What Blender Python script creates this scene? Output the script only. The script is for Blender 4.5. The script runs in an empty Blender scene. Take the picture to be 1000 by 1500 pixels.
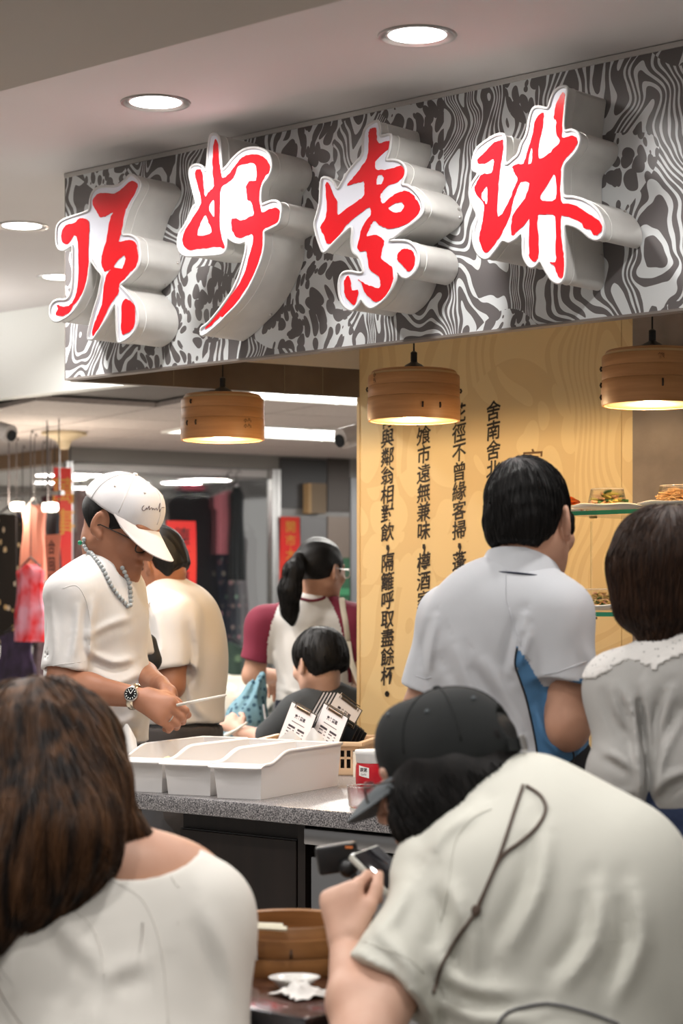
import bpy, bmesh, math, random
import numpy as np
from mathutils import Vector, Matrix
from mathutils.bvhtree import BVHTree
random.seed(7); np.random.seed(7)
SC = bpy.context.scene
COL = SC.collection

# ------------------------------------------------------------------ camera
F = 3000.0          # focal length in pixels of the 1000x1500 frame
H = 1.35            # eye height
HZ = 887.0          # horizon row
cam_d = bpy.data.cameras.new('camera'); cam = bpy.data.objects.new('camera', cam_d); COL.objects.link(cam)
cam.location = (0, 0, H); cam.rotation_euler = (math.pi/2, 0, 0)
cam_d.sensor_fit = 'VERTICAL'; cam_d.sensor_height = 36.0; cam_d.sensor_width = 24.0
cam_d.lens = F/1500*36
cam_d.shift_y = (HZ-750)/1500
cam_d.dof.use_dof = True; cam_d.dof.focus_distance = 5.1; cam_d.dof.aperture_fstop = 4.6
cam_d.clip_end = 60
SC.camera = cam
# ------------------------------------------------------------------ world and view
W = bpy.data.worlds.new('world'); SC.world = W; W.use_nodes = True
W.node_tree.nodes['Background'].inputs[0].default_value = (1.0, .96, .91, 1)
W.node_tree.nodes['Background'].inputs[1].default_value = .34
SC.view_settings.view_transform = 'Standard'; SC.view_settings.look = 'None'
SC.view_settings.gamma = 1; SC.view_settings.use_curve_mapping = False
SC.view_settings.exposure = -0.30

# ------------------------------------------------------------------ place frame
_vp = np.array([-3328.0, F]); _vp /= np.linalg.norm(_vp)
E2 = -_vp                                   # along the sign, to the right
N2 = np.array([_vp[1], -_vp[0]])            # away from the viewer, square to the sign
EX = np.array([E2[0], E2[1], 0.]); NX = np.array([N2[0], N2[1], 0.]); UP = np.array([0, 0, 1.])
SIGN_N = 4.0                                # distance of the sign front along N2
def px(u, v, D):                            # point at depth D seen at a pixel of the photograph
    return np.array([(u-500)*D/F, D, H-(v-HZ)*D/F])
def onplane(u, v, nd):                      # point on a plane parallel to the sign
    D = nd/(N2[0]*(u-500)/F+N2[1]); return px(u, v, D)
def onlevel(u, v, z):                       # point on a horizontal plane
    D = (H-z)*F/(v-HZ); return px(u, v, D)
def tn(p): return float(np.dot(p[:2], E2)), float(np.dot(p[:2], N2))
def wp(t, nd, z): return EX*t+NX*nd+UP*z

# ------------------------------------------------------------------ materials
MATS = {}
def mat(name, col=(.8,.8,.8), rough=.5, metal=0., spec=.5, emit=None, es=0., trans=0., alpha=1., ior=1.45,
        vary=None, bump=None, sheen=0., coat=0., sss=0.):
    """vary=(scale, col2, detail, stretch xyz), bump=(scale, strength, distance, stretch)"""
    if name in MATS: return MATS[name]
    m = bpy.data.materials.new(name); m.use_nodes = True; MATS[name] = m
    nt = m.node_tree; b = nt.nodes['Principled BSDF']; I = b.inputs
    I['Base Color'].default_value = (*col, 1); I['Roughness'].default_value = rough; I['Metallic'].default_value = metal
    I['Specular IOR Level'].default_value = spec; I['IOR'].default_value = ior
    I['Transmission Weight'].default_value = trans; I['Alpha'].default_value = alpha
    I['Sheen Weight'].default_value = sheen; I['Coat Weight'].default_value = coat
    if sss: I['Subsurface Weight'].default_value = sss; I['Subsurface Radius'].default_value = (.01,.004,.002); I['Subsurface Scale'].default_value = .6
    if emit: I['Emission Color'].default_value = (*emit, 1); I['Emission Strength'].default_value = es
    def coords(stretch):
        tc = nt.nodes.new('ShaderNodeTexCoord'); mp = nt.nodes.new('ShaderNodeMapping')
        mp.inputs['Scale'].default_value = stretch; nt.links.new(tc.outputs['Object'], mp.inputs[0]); return mp.outputs[0]
    if vary:
        sc, c2, det, st = (list(vary)+[2, (1,1,1)])[:4] if len(vary) < 4 else vary
        n = nt.nodes.new('ShaderNodeTexNoise'); n.inputs['Scale'].default_value = sc; n.inputs['Detail'].default_value = det
        nt.links.new(coords(st), n.inputs['Vector'])
        r = nt.nodes.new('ShaderNodeValToRGB'); r.color_ramp.elements[0].position = .36; r.color_ramp.elements[1].position = .66
        r.color_ramp.elements[0].color = (*col, 1); r.color_ramp.elements[1].color = (*c2, 1)
        nt.links.new(n.outputs['Fac'], r.inputs[0]); nt.links.new(r.outputs[0], I['Base Color'])
    if bump:
        sc, stg, dist, st = bump if len(bump) == 4 else (*bump, (1,1,1))
        n = nt.nodes.new('ShaderNodeTexNoise'); n.inputs['Scale'].default_value = sc; n.inputs['Detail'].default_value = 3
        nt.links.new(coords(st), n.inputs['Vector'])
        bp = nt.nodes.new('ShaderNodeBump'); bp.inputs['Strength'].default_value = stg; bp.inputs['Distance'].default_value = dist
        nt.links.new(n.outputs['Fac'], bp.inputs['Height']); nt.links.new(bp.outputs[0], I['Normal'])
    return m
def ramp(nt, a, b, pa, pb, sock):
    r = nt.nodes.new('ShaderNodeValToRGB'); e = r.color_ramp.elements
    e[0].position, e[1].position = pa, pb; e[0].color = (*a, 1); e[1].color = (*b, 1)
    nt.links.new(sock, r.inputs[0]); return r.outputs[0]
def mth(nt, op, a, b=None):
    n = nt.nodes.new('ShaderNodeMath'); n.operation = op
    for i, x in enumerate((a, b)):
        if x is None: continue
        if isinstance(x, (int, float)): n.inputs[i].default_value = x
        else: nt.links.new(x, n.inputs[i])
    return n.outputs[0]
def linework(name, dark, light, k, rough, soft):
    """flat printed woodcut pattern: flowing stripes that turn into a net of cells"""
    m = bpy.data.materials.new(name); m.use_nodes = True; MATS[name] = m; nt = m.node_tree
    b = nt.nodes['Principled BSDF']; b.inputs['Roughness'].default_value = rough
    tc = nt.nodes.new('ShaderNodeTexCoord'); mp = nt.nodes.new('ShaderNodeMapping')
    mp.inputs['Scale'].default_value = (k, k, k); nt.links.new(tc.outputs['Object'], mp.inputs[0])
    def noise(sc, det=0., dist=0., loc=None):
        n = nt.nodes.new('ShaderNodeTexNoise'); n.inputs['Scale'].default_value = sc; n.inputs['Detail'].default_value = det
        n.inputs['Distortion'].default_value = dist
        nt.links.new(loc or mp.outputs[0], n.inputs['Vector']); return n
    w = noise(5.0, 1.); add = nt.nodes.new('ShaderNodeMixRGB'); add.blend_type = 'LINEAR_LIGHT'; add.inputs[0].default_value = .09
    nt.links.new(mp.outputs[0], add.inputs[1]); nt.links.new(w.outputs['Color'], add.inputs[2])
    flow = nt.nodes.new('ShaderNodeMapping'); flow.inputs['Scale'].default_value = (1.7, 1, .5); flow.inputs['Rotation'].default_value = (0, .35, 0)
    nt.links.new(add.outputs[0], flow.inputs[0])
    a = noise(3.1, 0., .5, flow.outputs[0])
    s1 = mth(nt, 'SINE', mth(nt, 'MULTIPLY', a.outputs['Fac'], 118.))
    brk = noise(15., 1.)
    s1 = mth(nt, 'ADD', s1, mth(nt, 'MULTIPLY', mth(nt, 'SUBTRACT', brk.outputs['Fac'], .5), 2.6))
    l1 = mth(nt, 'GREATER_THAN', s1, .28)
    v = nt.nodes.new('ShaderNodeTexVoronoi'); v.feature = 'F1'; v.inputs['Scale'].default_value = 20.; v.inputs['Randomness'].default_value = .75
    st = nt.nodes.new('ShaderNodeMapping'); st.inputs['Scale'].default_value = (1.5, 1, .8); st.inputs['Rotation'].default_value = (0, -.6, 0)
    nt.links.new(add.outputs[0], st.inputs[0]); nt.links.new(st.outputs[0], v.inputs['Vector'])
    l2 = mth(nt, 'GREATER_THAN', v.outputs['Distance'], .56)
    sel = noise(2.6, 0., 0.)
    q = mth(nt, 'GREATER_THAN', sel.outputs['Fac'], .535)
    mix = nt.nodes.new('ShaderNodeMix'); mix.data_type = 'FLOAT'
    nt.links.new(q, mix.inputs[0]); nt.links.new(l1, mix.inputs[2]); nt.links.new(l2, mix.inputs[3])
    c = nt.nodes.new('ShaderNodeMix'); c.data_type = 'RGBA'
    c.inputs[6].default_value = (*dark, 1); c.inputs[7].default_value = (*light, 1)
    nt.links.new(mth(nt, 'MULTIPLY', mix.outputs[0], soft), c.inputs[0]); nt.links.new(c.outputs[2], b.inputs['Base Color'])
    return m

# ------------------------------------------------------------------ mesh helpers
def mesh_of(name, V, Fc, mats, smooth=False):
    me = bpy.data.meshes.new(name)
    if isinstance(Fc, np.ndarray):
        n = len(V); k = Fc.shape[1]; me.vertices.add(n); me.vertices.foreach_set('co', np.asarray(V, np.float32).ravel())
        me.loops.add(Fc.size); me.loops.foreach_set('vertex_index', Fc.astype(np.int32).ravel())
        me.polygons.add(len(Fc)); me.polygons.foreach_set('loop_start', np.arange(0, Fc.size, k, dtype=np.int32))
        me.polygons.foreach_set('loop_total', np.full(len(Fc), k, np.int32)); me.update(calc_edges=True)
    else:
        me.from_pydata([tuple(map(float, v)) for v in V], [], Fc); me.update()
    for m in (mats if isinstance(mats, (list, tuple)) else [mats]): me.materials.append(m)
    if smooth: me.polygons.foreach_set('use_smooth', np.ones(len(me.polygons), bool))
    return me
def sharp(me, ang=35):
    me.polygons.foreach_set('use_smooth', np.ones(len(me.polygons), bool))
    try: me.set_sharp_from_angle(angle=math.radians(ang))
    except Exception: pass
    return me
def link(name, data, parent=None, loc=None):
    o = bpy.data.objects.new(name, data); COL.objects.link(o)
    if parent is not None: o.parent = parent
    if loc is not None: o.location = loc
    return o
def tag(o, label, cat, group=None, kind=None):
    if label: o['label'] = label
    if cat: o['category'] = cat
    if group: o['group'] = group
    if kind: o['kind'] = kind
    return o
def thing(name, label, cat, loc=(0,0,0), rz=0, group=None):
    o = bpy.data.objects.new(name, None); COL.objects.link(o); o.location = tuple(float(x) for x in loc); o.rotation_euler.z = rz
    o.empty_display_size = .1
    return tag(o, label, cat, group)
def root_loc(o):
    p = np.zeros(3)
    while o is not None: p += np.array(o.location); o = o.parent
    return p
def part(name, geo, m, parent=None, world=False, smooth=None, label=None):
    """geo = (verts, faces) ; world=True means the verts are world coordinates"""
    V, Fc = geo; V = np.asarray(V, float).reshape(-1, 3)
    if world and parent is not None: V = V-root_loc(parent)
    me = mesh_of(name, V, Fc, m)
    if smooth is True: me.polygons.foreach_set('use_smooth', np.ones(len(me.polygons), bool))
    elif smooth is not False: sharp(me, 35 if smooth is None else smooth)
    o = link(name, me, parent)
    if label: o['label'] = label
    return o
def single(name, geo, m, label, cat, group=None, smooth=None, kind=None):
    """a thing that is one mesh; world coordinates, origin moved to its base"""
    V = np.asarray(geo[0], float).reshape(-1, 3); c = np.array([(V[:,0].min()+V[:,0].max())/2, (V[:,1].min()+V[:,1].max())/2, V[:,2].min()])
    o = part(name, (V-c, geo[1]), m, None, smooth=smooth); o.location = c
    return tag(o, label, cat, group, kind)
def struct(name, geo, m, parent=None, smooth=False):
    o = part(name, geo, m, parent, smooth=smooth)
    if parent is None: o['kind'] = 'structure'
    return o
def join(*gs):
    V, Fc = [], []; k = 0
    for v, f in gs:
        V.extend([tuple(map(float, x)) for x in v]); Fc.extend([tuple(int(i)+k for i in q) for q in f]); k += len(v)
    return V, Fc
def tr(g, M):
    M = np.array(M); V = np.asarray(g[0], float).reshape(-1, 3)
    return V@M[:3,:3].T+M[:3,3], g[1]
def basis(x, y, z, o=(0,0,0)):
    M = np.eye(4); M[:3,0] = x; M[:3,1] = y; M[:3,2] = z; M[:3,3] = o; return M
def rotz(a, o=(0,0,0)):
    c, s = math.cos(a), math.sin(a); return basis((c,s,0), (-s,c,0), (0,0,1), o)
def box(x0, x1, y0, y1, z0, z1, bev=0, seg=2):
    if not bev:
        V = [(x,y,z) for z in (z0,z1) for y in (y0,y1) for x in (x0,x1)]
        return V, [(0,2,3,1),(4,5,7,6),(0,1,5,4),(2,6,7,3),(0,4,6,2),(1,3,7,5)]
    bm = bmesh.new(); bmesh.ops.create_cube(bm, size=1)
    for v in bm.verts: v.co = ((x0+x1)/2+v.co.x*(x1-x0), (y0+y1)/2+v.co.y*(y1-y0), (z0+z1)/2+v.co.z*(z1-z0))
    bmesh.ops.bevel(bm, geom=bm.edges[:], offset=bev, segments=seg, profile=.5, affect='EDGES')
    return from_bm(bm)
def from_bm(bm):
    bm.verts.index_update()
    g = ([tuple(v.co) for v in bm.verts], [tuple(v.index for v in f.verts) for f in bm.faces]); bm.free(); return g
def lathe(prof, n=32, close=False):
    V = []; Fc = []; m = len(prof)
    for i in range(n):
        a = 2*math.pi*i/n
        for r, z in prof: V.append((r*math.cos(a), r*math.sin(a), z))
    for i in range(n):
        j = (i+1) % n
        for k in range(m-1 if not close else m):
            l = (k+1) % m
            Fc.append((i*m+k, j*m+k, j*m+l, i*m+l))
    if not close:
        for k, rev in ((0, True), (m-1, False)):
            if prof[k][0] > 1e-6: q = tuple(i*m+k for i in range(n)); Fc.append(q[::-1] if rev else q)
    return V, Fc
def catmull(P, sub=4, closed=False):
    P = np.asarray(P, float); n = len(P); out = []
    rng = range(n if closed else n-1)
    for i in rng:
        if closed: a, b, c, d = P[(i-1)%n], P[i], P[(i+1)%n], P[(i+2)%n]
        else: a, b, c, d = P[max(i-1,0)], P[i], P[i+1], P[min(i+2,n-1)]
        for k in range(sub):
            t = k/sub
            out.append(.5*((2*b)+(-a+c)*t+(2*a-5*b+4*c-d)*t*t+(-a+3*b-3*c+d)*t**3))
    if not closed: out.append(P[-1])
    return np.array(out)
def tube(path, r, n=8, closed=False, flat=None):
    P = np.asarray(path, float); m = len(P); R = np.broadcast_to(np.asarray(r, float), (m,))
    T = np.roll(P,-1,0)-np.roll(P,1,0) if closed else np.gradient(P, axis=0)
    T /= np.linalg.norm(T, axis=1)[:,None]+1e-12
    ref = np.array([0,0,1.]) if abs(T[0,2]) < .9 else np.array([1.,0,0])
    A = np.cross(T[0], ref); A /= np.linalg.norm(A); V = []
    for i in range(m):
        A = A-T[i]*np.dot(A, T[i]); A /= np.linalg.norm(A)+1e-12; B = np.cross(T[i], A)
        for k in range(n):
            a = 2*math.pi*k/n; V.append(P[i]+R[i]*(A*math.cos(a)+B*math.sin(a)*(flat or 1)))
    Fc = []
    for i in range(m if closed else m-1):
        j = (i+1) % m
        for k in range(n): l = (k+1) % n; Fc.append((i*n+k, i*n+l, j*n+l, j*n+k))
    if not closed: Fc += [tuple(range(n))[::-1], tuple((m-1)*n+k for k in range(n))]
    return V, Fc
def sphere(c, r, n=12, m=8, sc=(1,1,1)):
    V, Fc = lathe([(math.sin(math.pi*k/m)*r if 0 < k < m else 0, -math.cos(math.pi*k/m)*r) for k in range(m+1)], n)
    return np.asarray(V)*np.array(sc)+np.array(c), Fc
def grid(fn, nu, nv, thick=0.):
    """surface fn(u,v)->xyz, u,v in 0..1, optionally thickened along its normals"""
    P = np.array([[fn(i/nu, j/nv) for j in range(nv+1)] for i in range(nu+1)], float)
    V = P.reshape(-1, 3); w = nv+1
    Fc = [(i*w+j, (i+1)*w+j, (i+1)*w+j+1, i*w+j+1) for i in range(nu) for j in range(nv)]
    if not thick: return V, Fc
    du = np.gradient(P, axis=0); dv = np.gradient(P, axis=1); N = np.cross(du, dv); N /= np.linalg.norm(N, axis=2)[...,None]+1e-12
    V2 = (P-N*thick).reshape(-1, 3); k = len(V)
    F2 = [tuple(q+k for q in f[::-1]) for f in Fc]
    rim = [i*w for i in range(nu+1)][::-1]+[j for j in range(1, nv+1)]+[i*w+nv for i in range(1, nu+1)]+[nu*w+j for j in range(nv-1, 0, -1)]
    Fr = [(rim[i], rim[(i+1)%len(rim)], rim[(i+1)%len(rim)]+k, rim[i]+k) for i in range(len(rim))]
    return np.vstack([V, V2]), Fc+F2+Fr
def fill2d(loops, depth, res_off=0.):
    """even-odd filled outline in xy, extruded 0..depth in z"""
    cu = bpy.data.curves.new('t', 'CURVE'); cu.dimensions = '2D'; cu.fill_mode = 'BOTH'; cu.extrude = depth/2
    for L in loops:
        s = cu.splines.new('POLY'); s.points.add(len(L)-1); s.use_cyclic_u = True
        for p, q in zip(s.points, L): p.co = (q[0], q[1], 0, 1)
    o = bpy.data.objects.new('t', cu); COL.objects.link(o)
    me = bpy.data.meshes.new_from_object(o.evaluated_get(bpy.context.evaluated_depsgraph_get()))
    V = np.array([v.co for v in me.vertices]); V[:,2] += depth/2; Fc = [tuple(p.vertices) for p in me.polygons]
    bpy.data.objects.remove(o); bpy.data.curves.remove(cu); bpy.data.meshes.remove(me)
    return V, Fc
def glyph(ch, size, offset=0., shear=0., depth=0.):
    cu = bpy.data.curves.new('t', 'FONT'); cu.body = ch; cu.size = size; cu.offset = offset; cu.shear = shear; cu.extrude = depth/2
    cu.align_x = 'CENTER'; cu.align_y = 'CENTER'; cu.resolution_u = 2
    o = bpy.data.objects.new('t', cu); COL.objects.link(o)
    me = bpy.data.meshes.new_from_object(o.evaluated_get(bpy.context.evaluated_depsgraph_get()))
    V = np.array([v.co for v in me.vertices]).reshape(-1, 3); Fc = [tuple(p.vertices) for p in me.polygons]
    bpy.data.objects.remove(o); bpy.data.curves.remove(cu); bpy.data.meshes.remove(me)
    if len(V) and depth == 0: V[:,2] = 0
    return V, Fc
def dup(o, parent=None):
    c = o.copy(); COL.objects.link(c); c.parent = parent
    for ch in list(o.children): dup(ch, c)
    return c
# ================================================================== materials of the place
M_ceil = mat('ceiling_paint', (.68,.645,.635), .75, vary=(1.2, (.72,.685,.675)))
M_soffit = mat('soffit_paint', (.50,.455,.41), .8)
M_white = mat('white_paint', (.86,.87,.83), .6)
M_tile = mat('ceiling_tile', (.50,.44,.41), .8, vary=(40, (.44,.385,.36)))
M_tbar = mat('ceiling_bar', (.13,.115,.105), .6)
M_floor = mat('floor_tile', (.30,.28,.26), .35, vary=(3, (.36,.34,.31)))
M_chrome = mat('brushed_nickel', (.62,.60,.58), .28, 1.)
M_lamp = mat('lamp_glow', (1,1,1), .5, emit=(1,.97,.94), es=9)
M_brown = mat('brown_laminate', (.115,.085,.062), .45, vary=(9, (.15,.115,.085)))
M_soff_in = mat('stall_soffit', (.72,.66,.56), .7)
M_metal_dark = mat('dark_metal', (.05,.05,.05), .4, .6)
M_black = mat('black_plastic', (.012,.012,.013), .35)
M_steel = mat('stainless', (.42,.42,.43), .3, 1., bump=(60,.05,.002,(1,1,.03)))
M_concrete = mat('raw_concrete', (.30,.255,.225), .85, vary=(7, (.22,.185,.165), 5, (1,1,1)), bump=(30,.4,.004))

CEIL = 2.643; LOWC = 2.27; SOFF = 2.42
# ------------------------------------------------------------------ ceilings
def quadslab(tn_pts, z0, z1):
    P = [wp(t, n, 0) for t, n in tn_pts]; k = len(P)
    V = [(p[0],p[1],z0) for p in P]+[(p[0],p[1],z1) for p in P]
    return V, [tuple(range(k))[::-1], tuple(range(k, 2*k))]+[(i, (i+1)%k, (i+1)%k+k, i+k) for i in range(k)]
TS0 = tn(onplane(96, 0, SIGN_N))[0]         # left end of the sign board along EX
struct('ceiling', quadslab([(-9.5,2.6),(3,2.6),(3,5.71),(-9.5,5.71)], CEIL, CEIL+.1), M_ceil)
struct('ceiling_near', quadslab([(-9.5,-2.5),(4,-2.5),(4,2.69),(-9.5,2.69)], SOFF, CEIL+.1), M_soffit)
struct('wall_fascia', quadslab([(-11,5.71),(3,5.71),(3,5.78),(-11,5.78)], LOWC-.004, CEIL+.1), M_white)
# low tiled ceiling beyond
SHC = np.array([-1.58, 11.86]); SG = np.array([.857,.515]); SG /= np.linalg.norm(SG); SM = np.array([-SG[1], SG[0]])
low = struct('ceiling_low', quadslab([(-14,5.78),(3,5.78),(3,13),(-14,13)], LOWC+.03, LOWC+.08), M_tbar)
tile_me = mesh_of('ceiling_tile', *box(-.294,.294,-.294,.294,0,.022), M_tile)
tile_rot = math.atan2(SG[1], SG[0])
troffers = [(-1,-5), (0,-2), (-5,-4), (4,-3), (3,-6)]
def tile_c(i, j): return SHC+SG*(.3+.6*i)+SM*(-.3+.6*j)
for i in range(-9, 9):
    for j in range(-12, 3):
        c = tile_c(i, j)
        if np.dot(c, N2) < 6.15 or c[1] > 14.2 or c[0] < -4.2 or c[0] > 3.2: continue
        if (i, j) in troffers or (i-1, j) in troffers: continue
        o = link('ceiling_tile', tile_me, low, (c[0], c[1], LOWC)); o.rotation_euler.z = tile_rot
M_troff = mat('troffer_diffuser', (1,1,1), .5, emit=(1,.985,.96), es=7)
for k, (i, j) in enumerate(troffers):
    c = (tile_c(i, j)+tile_c(i+1, j))/2
    t = thing('ceiling_light', 'long fluorescent panel light set into the low tiled ceiling', 'ceiling light', (c[0], c[1], LOWC-.008), tile_rot, 'fluorescent panels in the tiled ceiling')
    part('frame', join(box(-.594,.594,-.294,-.27,0,.03), box(-.594,.594,.27,.294,0,.03), box(-.594,-.57,-.27,.27,0,.03), box(.57,.594,-.27,.27,0,.03)), M_white, t)
    part('diffuser', box(-.57,.57,-.27,.27,.006,.014), M_troff, t)
    for b in range(3): part('louvre', box(-.57+.38*(b)+.18,-.57+.38*b+.19,-.27,.27,-.004,.006), M_white, t)
    la = bpy.data.lights.new('panel_lamp', 'AREA'); la.shape = 'RECTANGLE'; la.size = 1.1; la.size_y = .5; la.energy = 55; la.color = (1,.96,.90)
    o = link('panel_lamp', la, t, (0,0,-.02))

# ------------------------------------------------------------------ recessed downlights
def ringprof(): return [(.064,.004),(.066,-.002),(.074,-.004),(.084,-.006),(.089,-.003),(.090,.001),(.070,.02)]
ring_me = sharp(mesh_of('trim_ring', *lathe([(.066,.03),(.068,.002),(.075,.0),(.082,-.003),(.089,-.003),(.0905,.0),(.0905,.004),(.07,.03)], 40, True), M_chrome), 50)
disc_me = mesh_of('lens', *lathe([(0,.0005),(.0665,.0005),(.0665,.006),(0,.006)], 32), M_lamp)
baff_me = sharp(mesh_of('baffle', *lathe([(.0665,.006),(.0665,.022),(.03,.03),(0,.03)], 32), M_chrome), 50)
def downlight(p, z, label, group, e=10.5):
    t = thing('downlight', label, 'ceiling light', (p[0], p[1], z-.001), 0, group)
    link('trim_ring', ring_me, t); link('lens', disc_me, t)
    la = bpy.data.lights.new('downlight_lamp', 'AREA'); la.shape = 'DISK'; la.size = .13; la.energy = e; la.color = (1,.965,.93); la.spread = math.radians(150)
    link('downlight_lamp', la, t, (0,0,-.006))
    return t
d1 = px(611, 52, F/646); d2 = px(228, 150, F/570); d3 = px(32, 331, F/430); d4 = px(88, 406, F/372)
downlight(d1, CEIL, 'round recessed downlight with silver ring in front of the last two red characters', 'downlights along the sign')
downlight(d2, CEIL, 'round recessed downlight with silver ring above the first two red characters', 'downlights along the sign')
downlight(d3, CEIL, 'round recessed downlight farther back, clear of the end of the sign', 'downlights beyond the sign', 27)
downlight(d4, CEIL, 'recessed downlight half hidden by the end of the sign board', 'downlights beyond the sign', 30)
step = d1-d2
for k in (1, 2): downlight(d1+step*k, CEIL, 'round recessed downlight along the sign beyond the picture', 'downlights along the sign')
for k in (1, 2): downlight(d2-step*k*1.05, CEIL, 'round recessed downlight in the aisle beside the stall', 'aisle downlights', 22)
back = np.array([-NX[0], -NX[1], 0])
for a in range(-2, 3):  # unseen lamps added to light the diners from behind the viewer
    for b in (1.35, 2.5, 3.65):
        p = d1+step*(a*1.15)+back*b
        downlight(p, SOFF, 'unseen added downlight in the lower ceiling over the dining tables', 'added dining area downlights', 8.5)

# ------------------------------------------------------------------ floor
fl = struct('floor', ([(-9,-3,-.03),(7,-3,-.03),(7,16,-.03),(-9,16,-.03),(-9,-3,-.012),(7,-3,-.012),(7,16,-.012),(-9,16,-.012)],
      [(3,2,1,0),(4,5,6,7),(0,1,5,4),(1,2,6,5),(2,3,7,6),(3,0,4,7)]), mat('floor_grout', (.16,.15,.14), .8))
ft_me = mesh_of('floor_tile', *box(-.297,.297,-.297,.297,-.012,0,.002,1), M_floor)
for i in range(-9, 8):
    for j in range(0, 16):
        p = wp(-4+.6*i, 2.2+.6*j, 0)
        if p[1] < 2.2 or abs(p[0]) > 3.2 or p[1] > 11.5: continue
        o = link('floor_tile', ft_me, fl, (p[0], p[1], 0)); o.rotation_euler.z = math.atan2(EX[1], EX[0])
# side walls of the hall, far from the picture's edges, and the wall behind the diners
struct('wall_right', quadslab([(2.9,-2.5),(3,-2.5),(3,5.71),(2.9,5.71)], 0, CEIL), M_white)

# ================================================================== the sign board
TS1 = tn(onplane(1185, 0, SIGN_N))[0]
ZB = onplane(96, 557, SIGN_N)[2]; ZT = CEIL-.002
def sloc(t, n, z): return wp(t, n, z)
R_SIGN = math.atan2(EX[1], EX[0])
M_pat = linework('woodcut_print', (.150,.138,.138), (.74,.77,.78), 1.3, .32, 1.)
sb = thing('sign_board', 'long grey sign board printed with white flowing woodcut lines', 'sign board', wp(TS0, SIGN_N, ZB), R_SIGN)
LS = TS1-TS0
part('board', box(0, LS, 0, .03, .006, ZT-ZB), M_pat, sb)
part('bottom_edge', box(0, LS, -.002, .034, 0, .006), mat('edge_trim', (.25,.22,.2), .5), sb)
part('end_edge', box(-.003, 0, -.001, .034, 0, ZT-ZB), mat('edge_trim'), sb)
part('top_trim', box(0, LS, -.006, 0, ZT-ZB-.012, ZT-ZB), mat('top_trim', (.6,.58,.56), .5), sb)
# header carcass behind the board
PAN_N = 4.97
PL = onplane(527, 887, PAN_N); tPL = tn(PL)[0]
A = wp(TS0, SIGN_N+.034, 0); B = wp(tPL, PAN_N, 0)
dAB = (B-A)/np.linalg.norm(B-A); nAB = np.array([-dAB[1], dAB[0], 0])
def along(a, b, th, z0, z1, nrm):
    P = [a, b, b+nrm*th, a+nrm*th]; V = [(p[0],p[1],z) for z in (z0, z1) for p in P]
    return V, [(3,2,1,0),(4,5,6,7),(0,1,5,4),(1,2,6,5),(2,3,7,6),(3,0,4,7)]
hd = struct('trim_header', along(A, B, .03, ZB+.001, 2.115, nAB), M_brown)
struct('wall_header', along(A, B, .026, 2.1152, CEIL, nAB), M_soff_in)
for f in (.33, .72, .86):      # small chips and joints in the laminate
    q = A+(B-A)*f; struct('joint', along(q, q+dAB*.0015, -.0008, ZB+.004, 2.113, nAB), mat('joint_line', (.30,.24,.17), .6), hd)
ss = struct('ceiling_stall', quadslab([(TS0+.01, SIGN_N+.034), (TS1, SIGN_N+.034), (TS1, PAN_N+.3), (tPL, PAN_N+.3), (tPL, PAN_N)], 2.34, 2.37), M_soff_in)

# ------------------------------------------------------------------ the four channel letters
CH = {}
CH['a'] = ((60,240,4.545), 
 [(600,72),(640,95),(665,130),(660,165),(635,215),(605,270),(580,330),(560,400),(545,470),(590,474),(630,490),(652,520),(658,570),(662,640),(645,690),(610,735),(570,775),(535,808),(560,840),(600,885),(630,930),(645,985),(648,1040),(632,1100),(600,1145),(560,1175),(520,1188),(512,1150),(508,1080),(505,1000),(500,930),(470,975),(440,1030),(405,1085),(375,1130),(350,1165),(318,1165),(320,1120),(335,1050),(360,960),(385,880),(400,800),(408,740),(375,700),(350,660),(335,638),(325,700),(318,760),(300,830),(270,900),(235,960),(195,1005),(150,1035),(110,1050),(78,1035),(64,1000),(68,950),(90,918),(125,905),(165,905),(190,885),(207,840),(215,760),(216,660),(215,560),(205,545),(180,562),(150,575),(122,562),(108,530),(106,480),(110,425),(130,390),(165,368),(230,345),(290,325),(325,305),(330,250),(340,205),(365,170),(410,152),(490,150),(530,135),(565,105)],
 [[[(265,362),(300,368),(325,395),(322,470),(318,560),(318,680),(308,760),(285,845),(250,905),(215,945),(195,985),(155,1010),(110,1010),(103,990),(115,965),(108,942),(135,945),(165,950),(195,940),(222,905),(240,850),(250,770),(252,660),(250,560),(243,495),(225,478),(205,500),(185,530),(160,535),(140,510),(138,465),(158,420),(185,402),(225,395),(245,375)]],
  [[(345,260),(375,205),(430,195),(490,198),(540,170),(580,130),(610,115),(645,135),(640,170),(615,220),(580,280),(560,330),(545,420),(525,500),(520,520),(545,515),(590,508),(625,518),(642,560),(650,630),(635,680),(600,720),(560,765),(525,800),(518,860),(490,900),(455,955),(420,1030),(390,1090),(345,1148),(355,1075),(385,1000),(412,920),(420,820),(440,740),(468,702),(430,718),(410,680),(405,640),(415,590),(435,520),(450,440),(465,360),(482,325),(440,345),(400,355),(370,315)],
   [(487,685),(515,645),(555,612),(565,640),(545,692),(515,695)]],
  [[(570,900),(600,915),(625,945),(630,1000),(625,1070),(600,1110),(560,1135),(545,1135),(535,1090),(540,1010),(542,930)]]])
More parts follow.
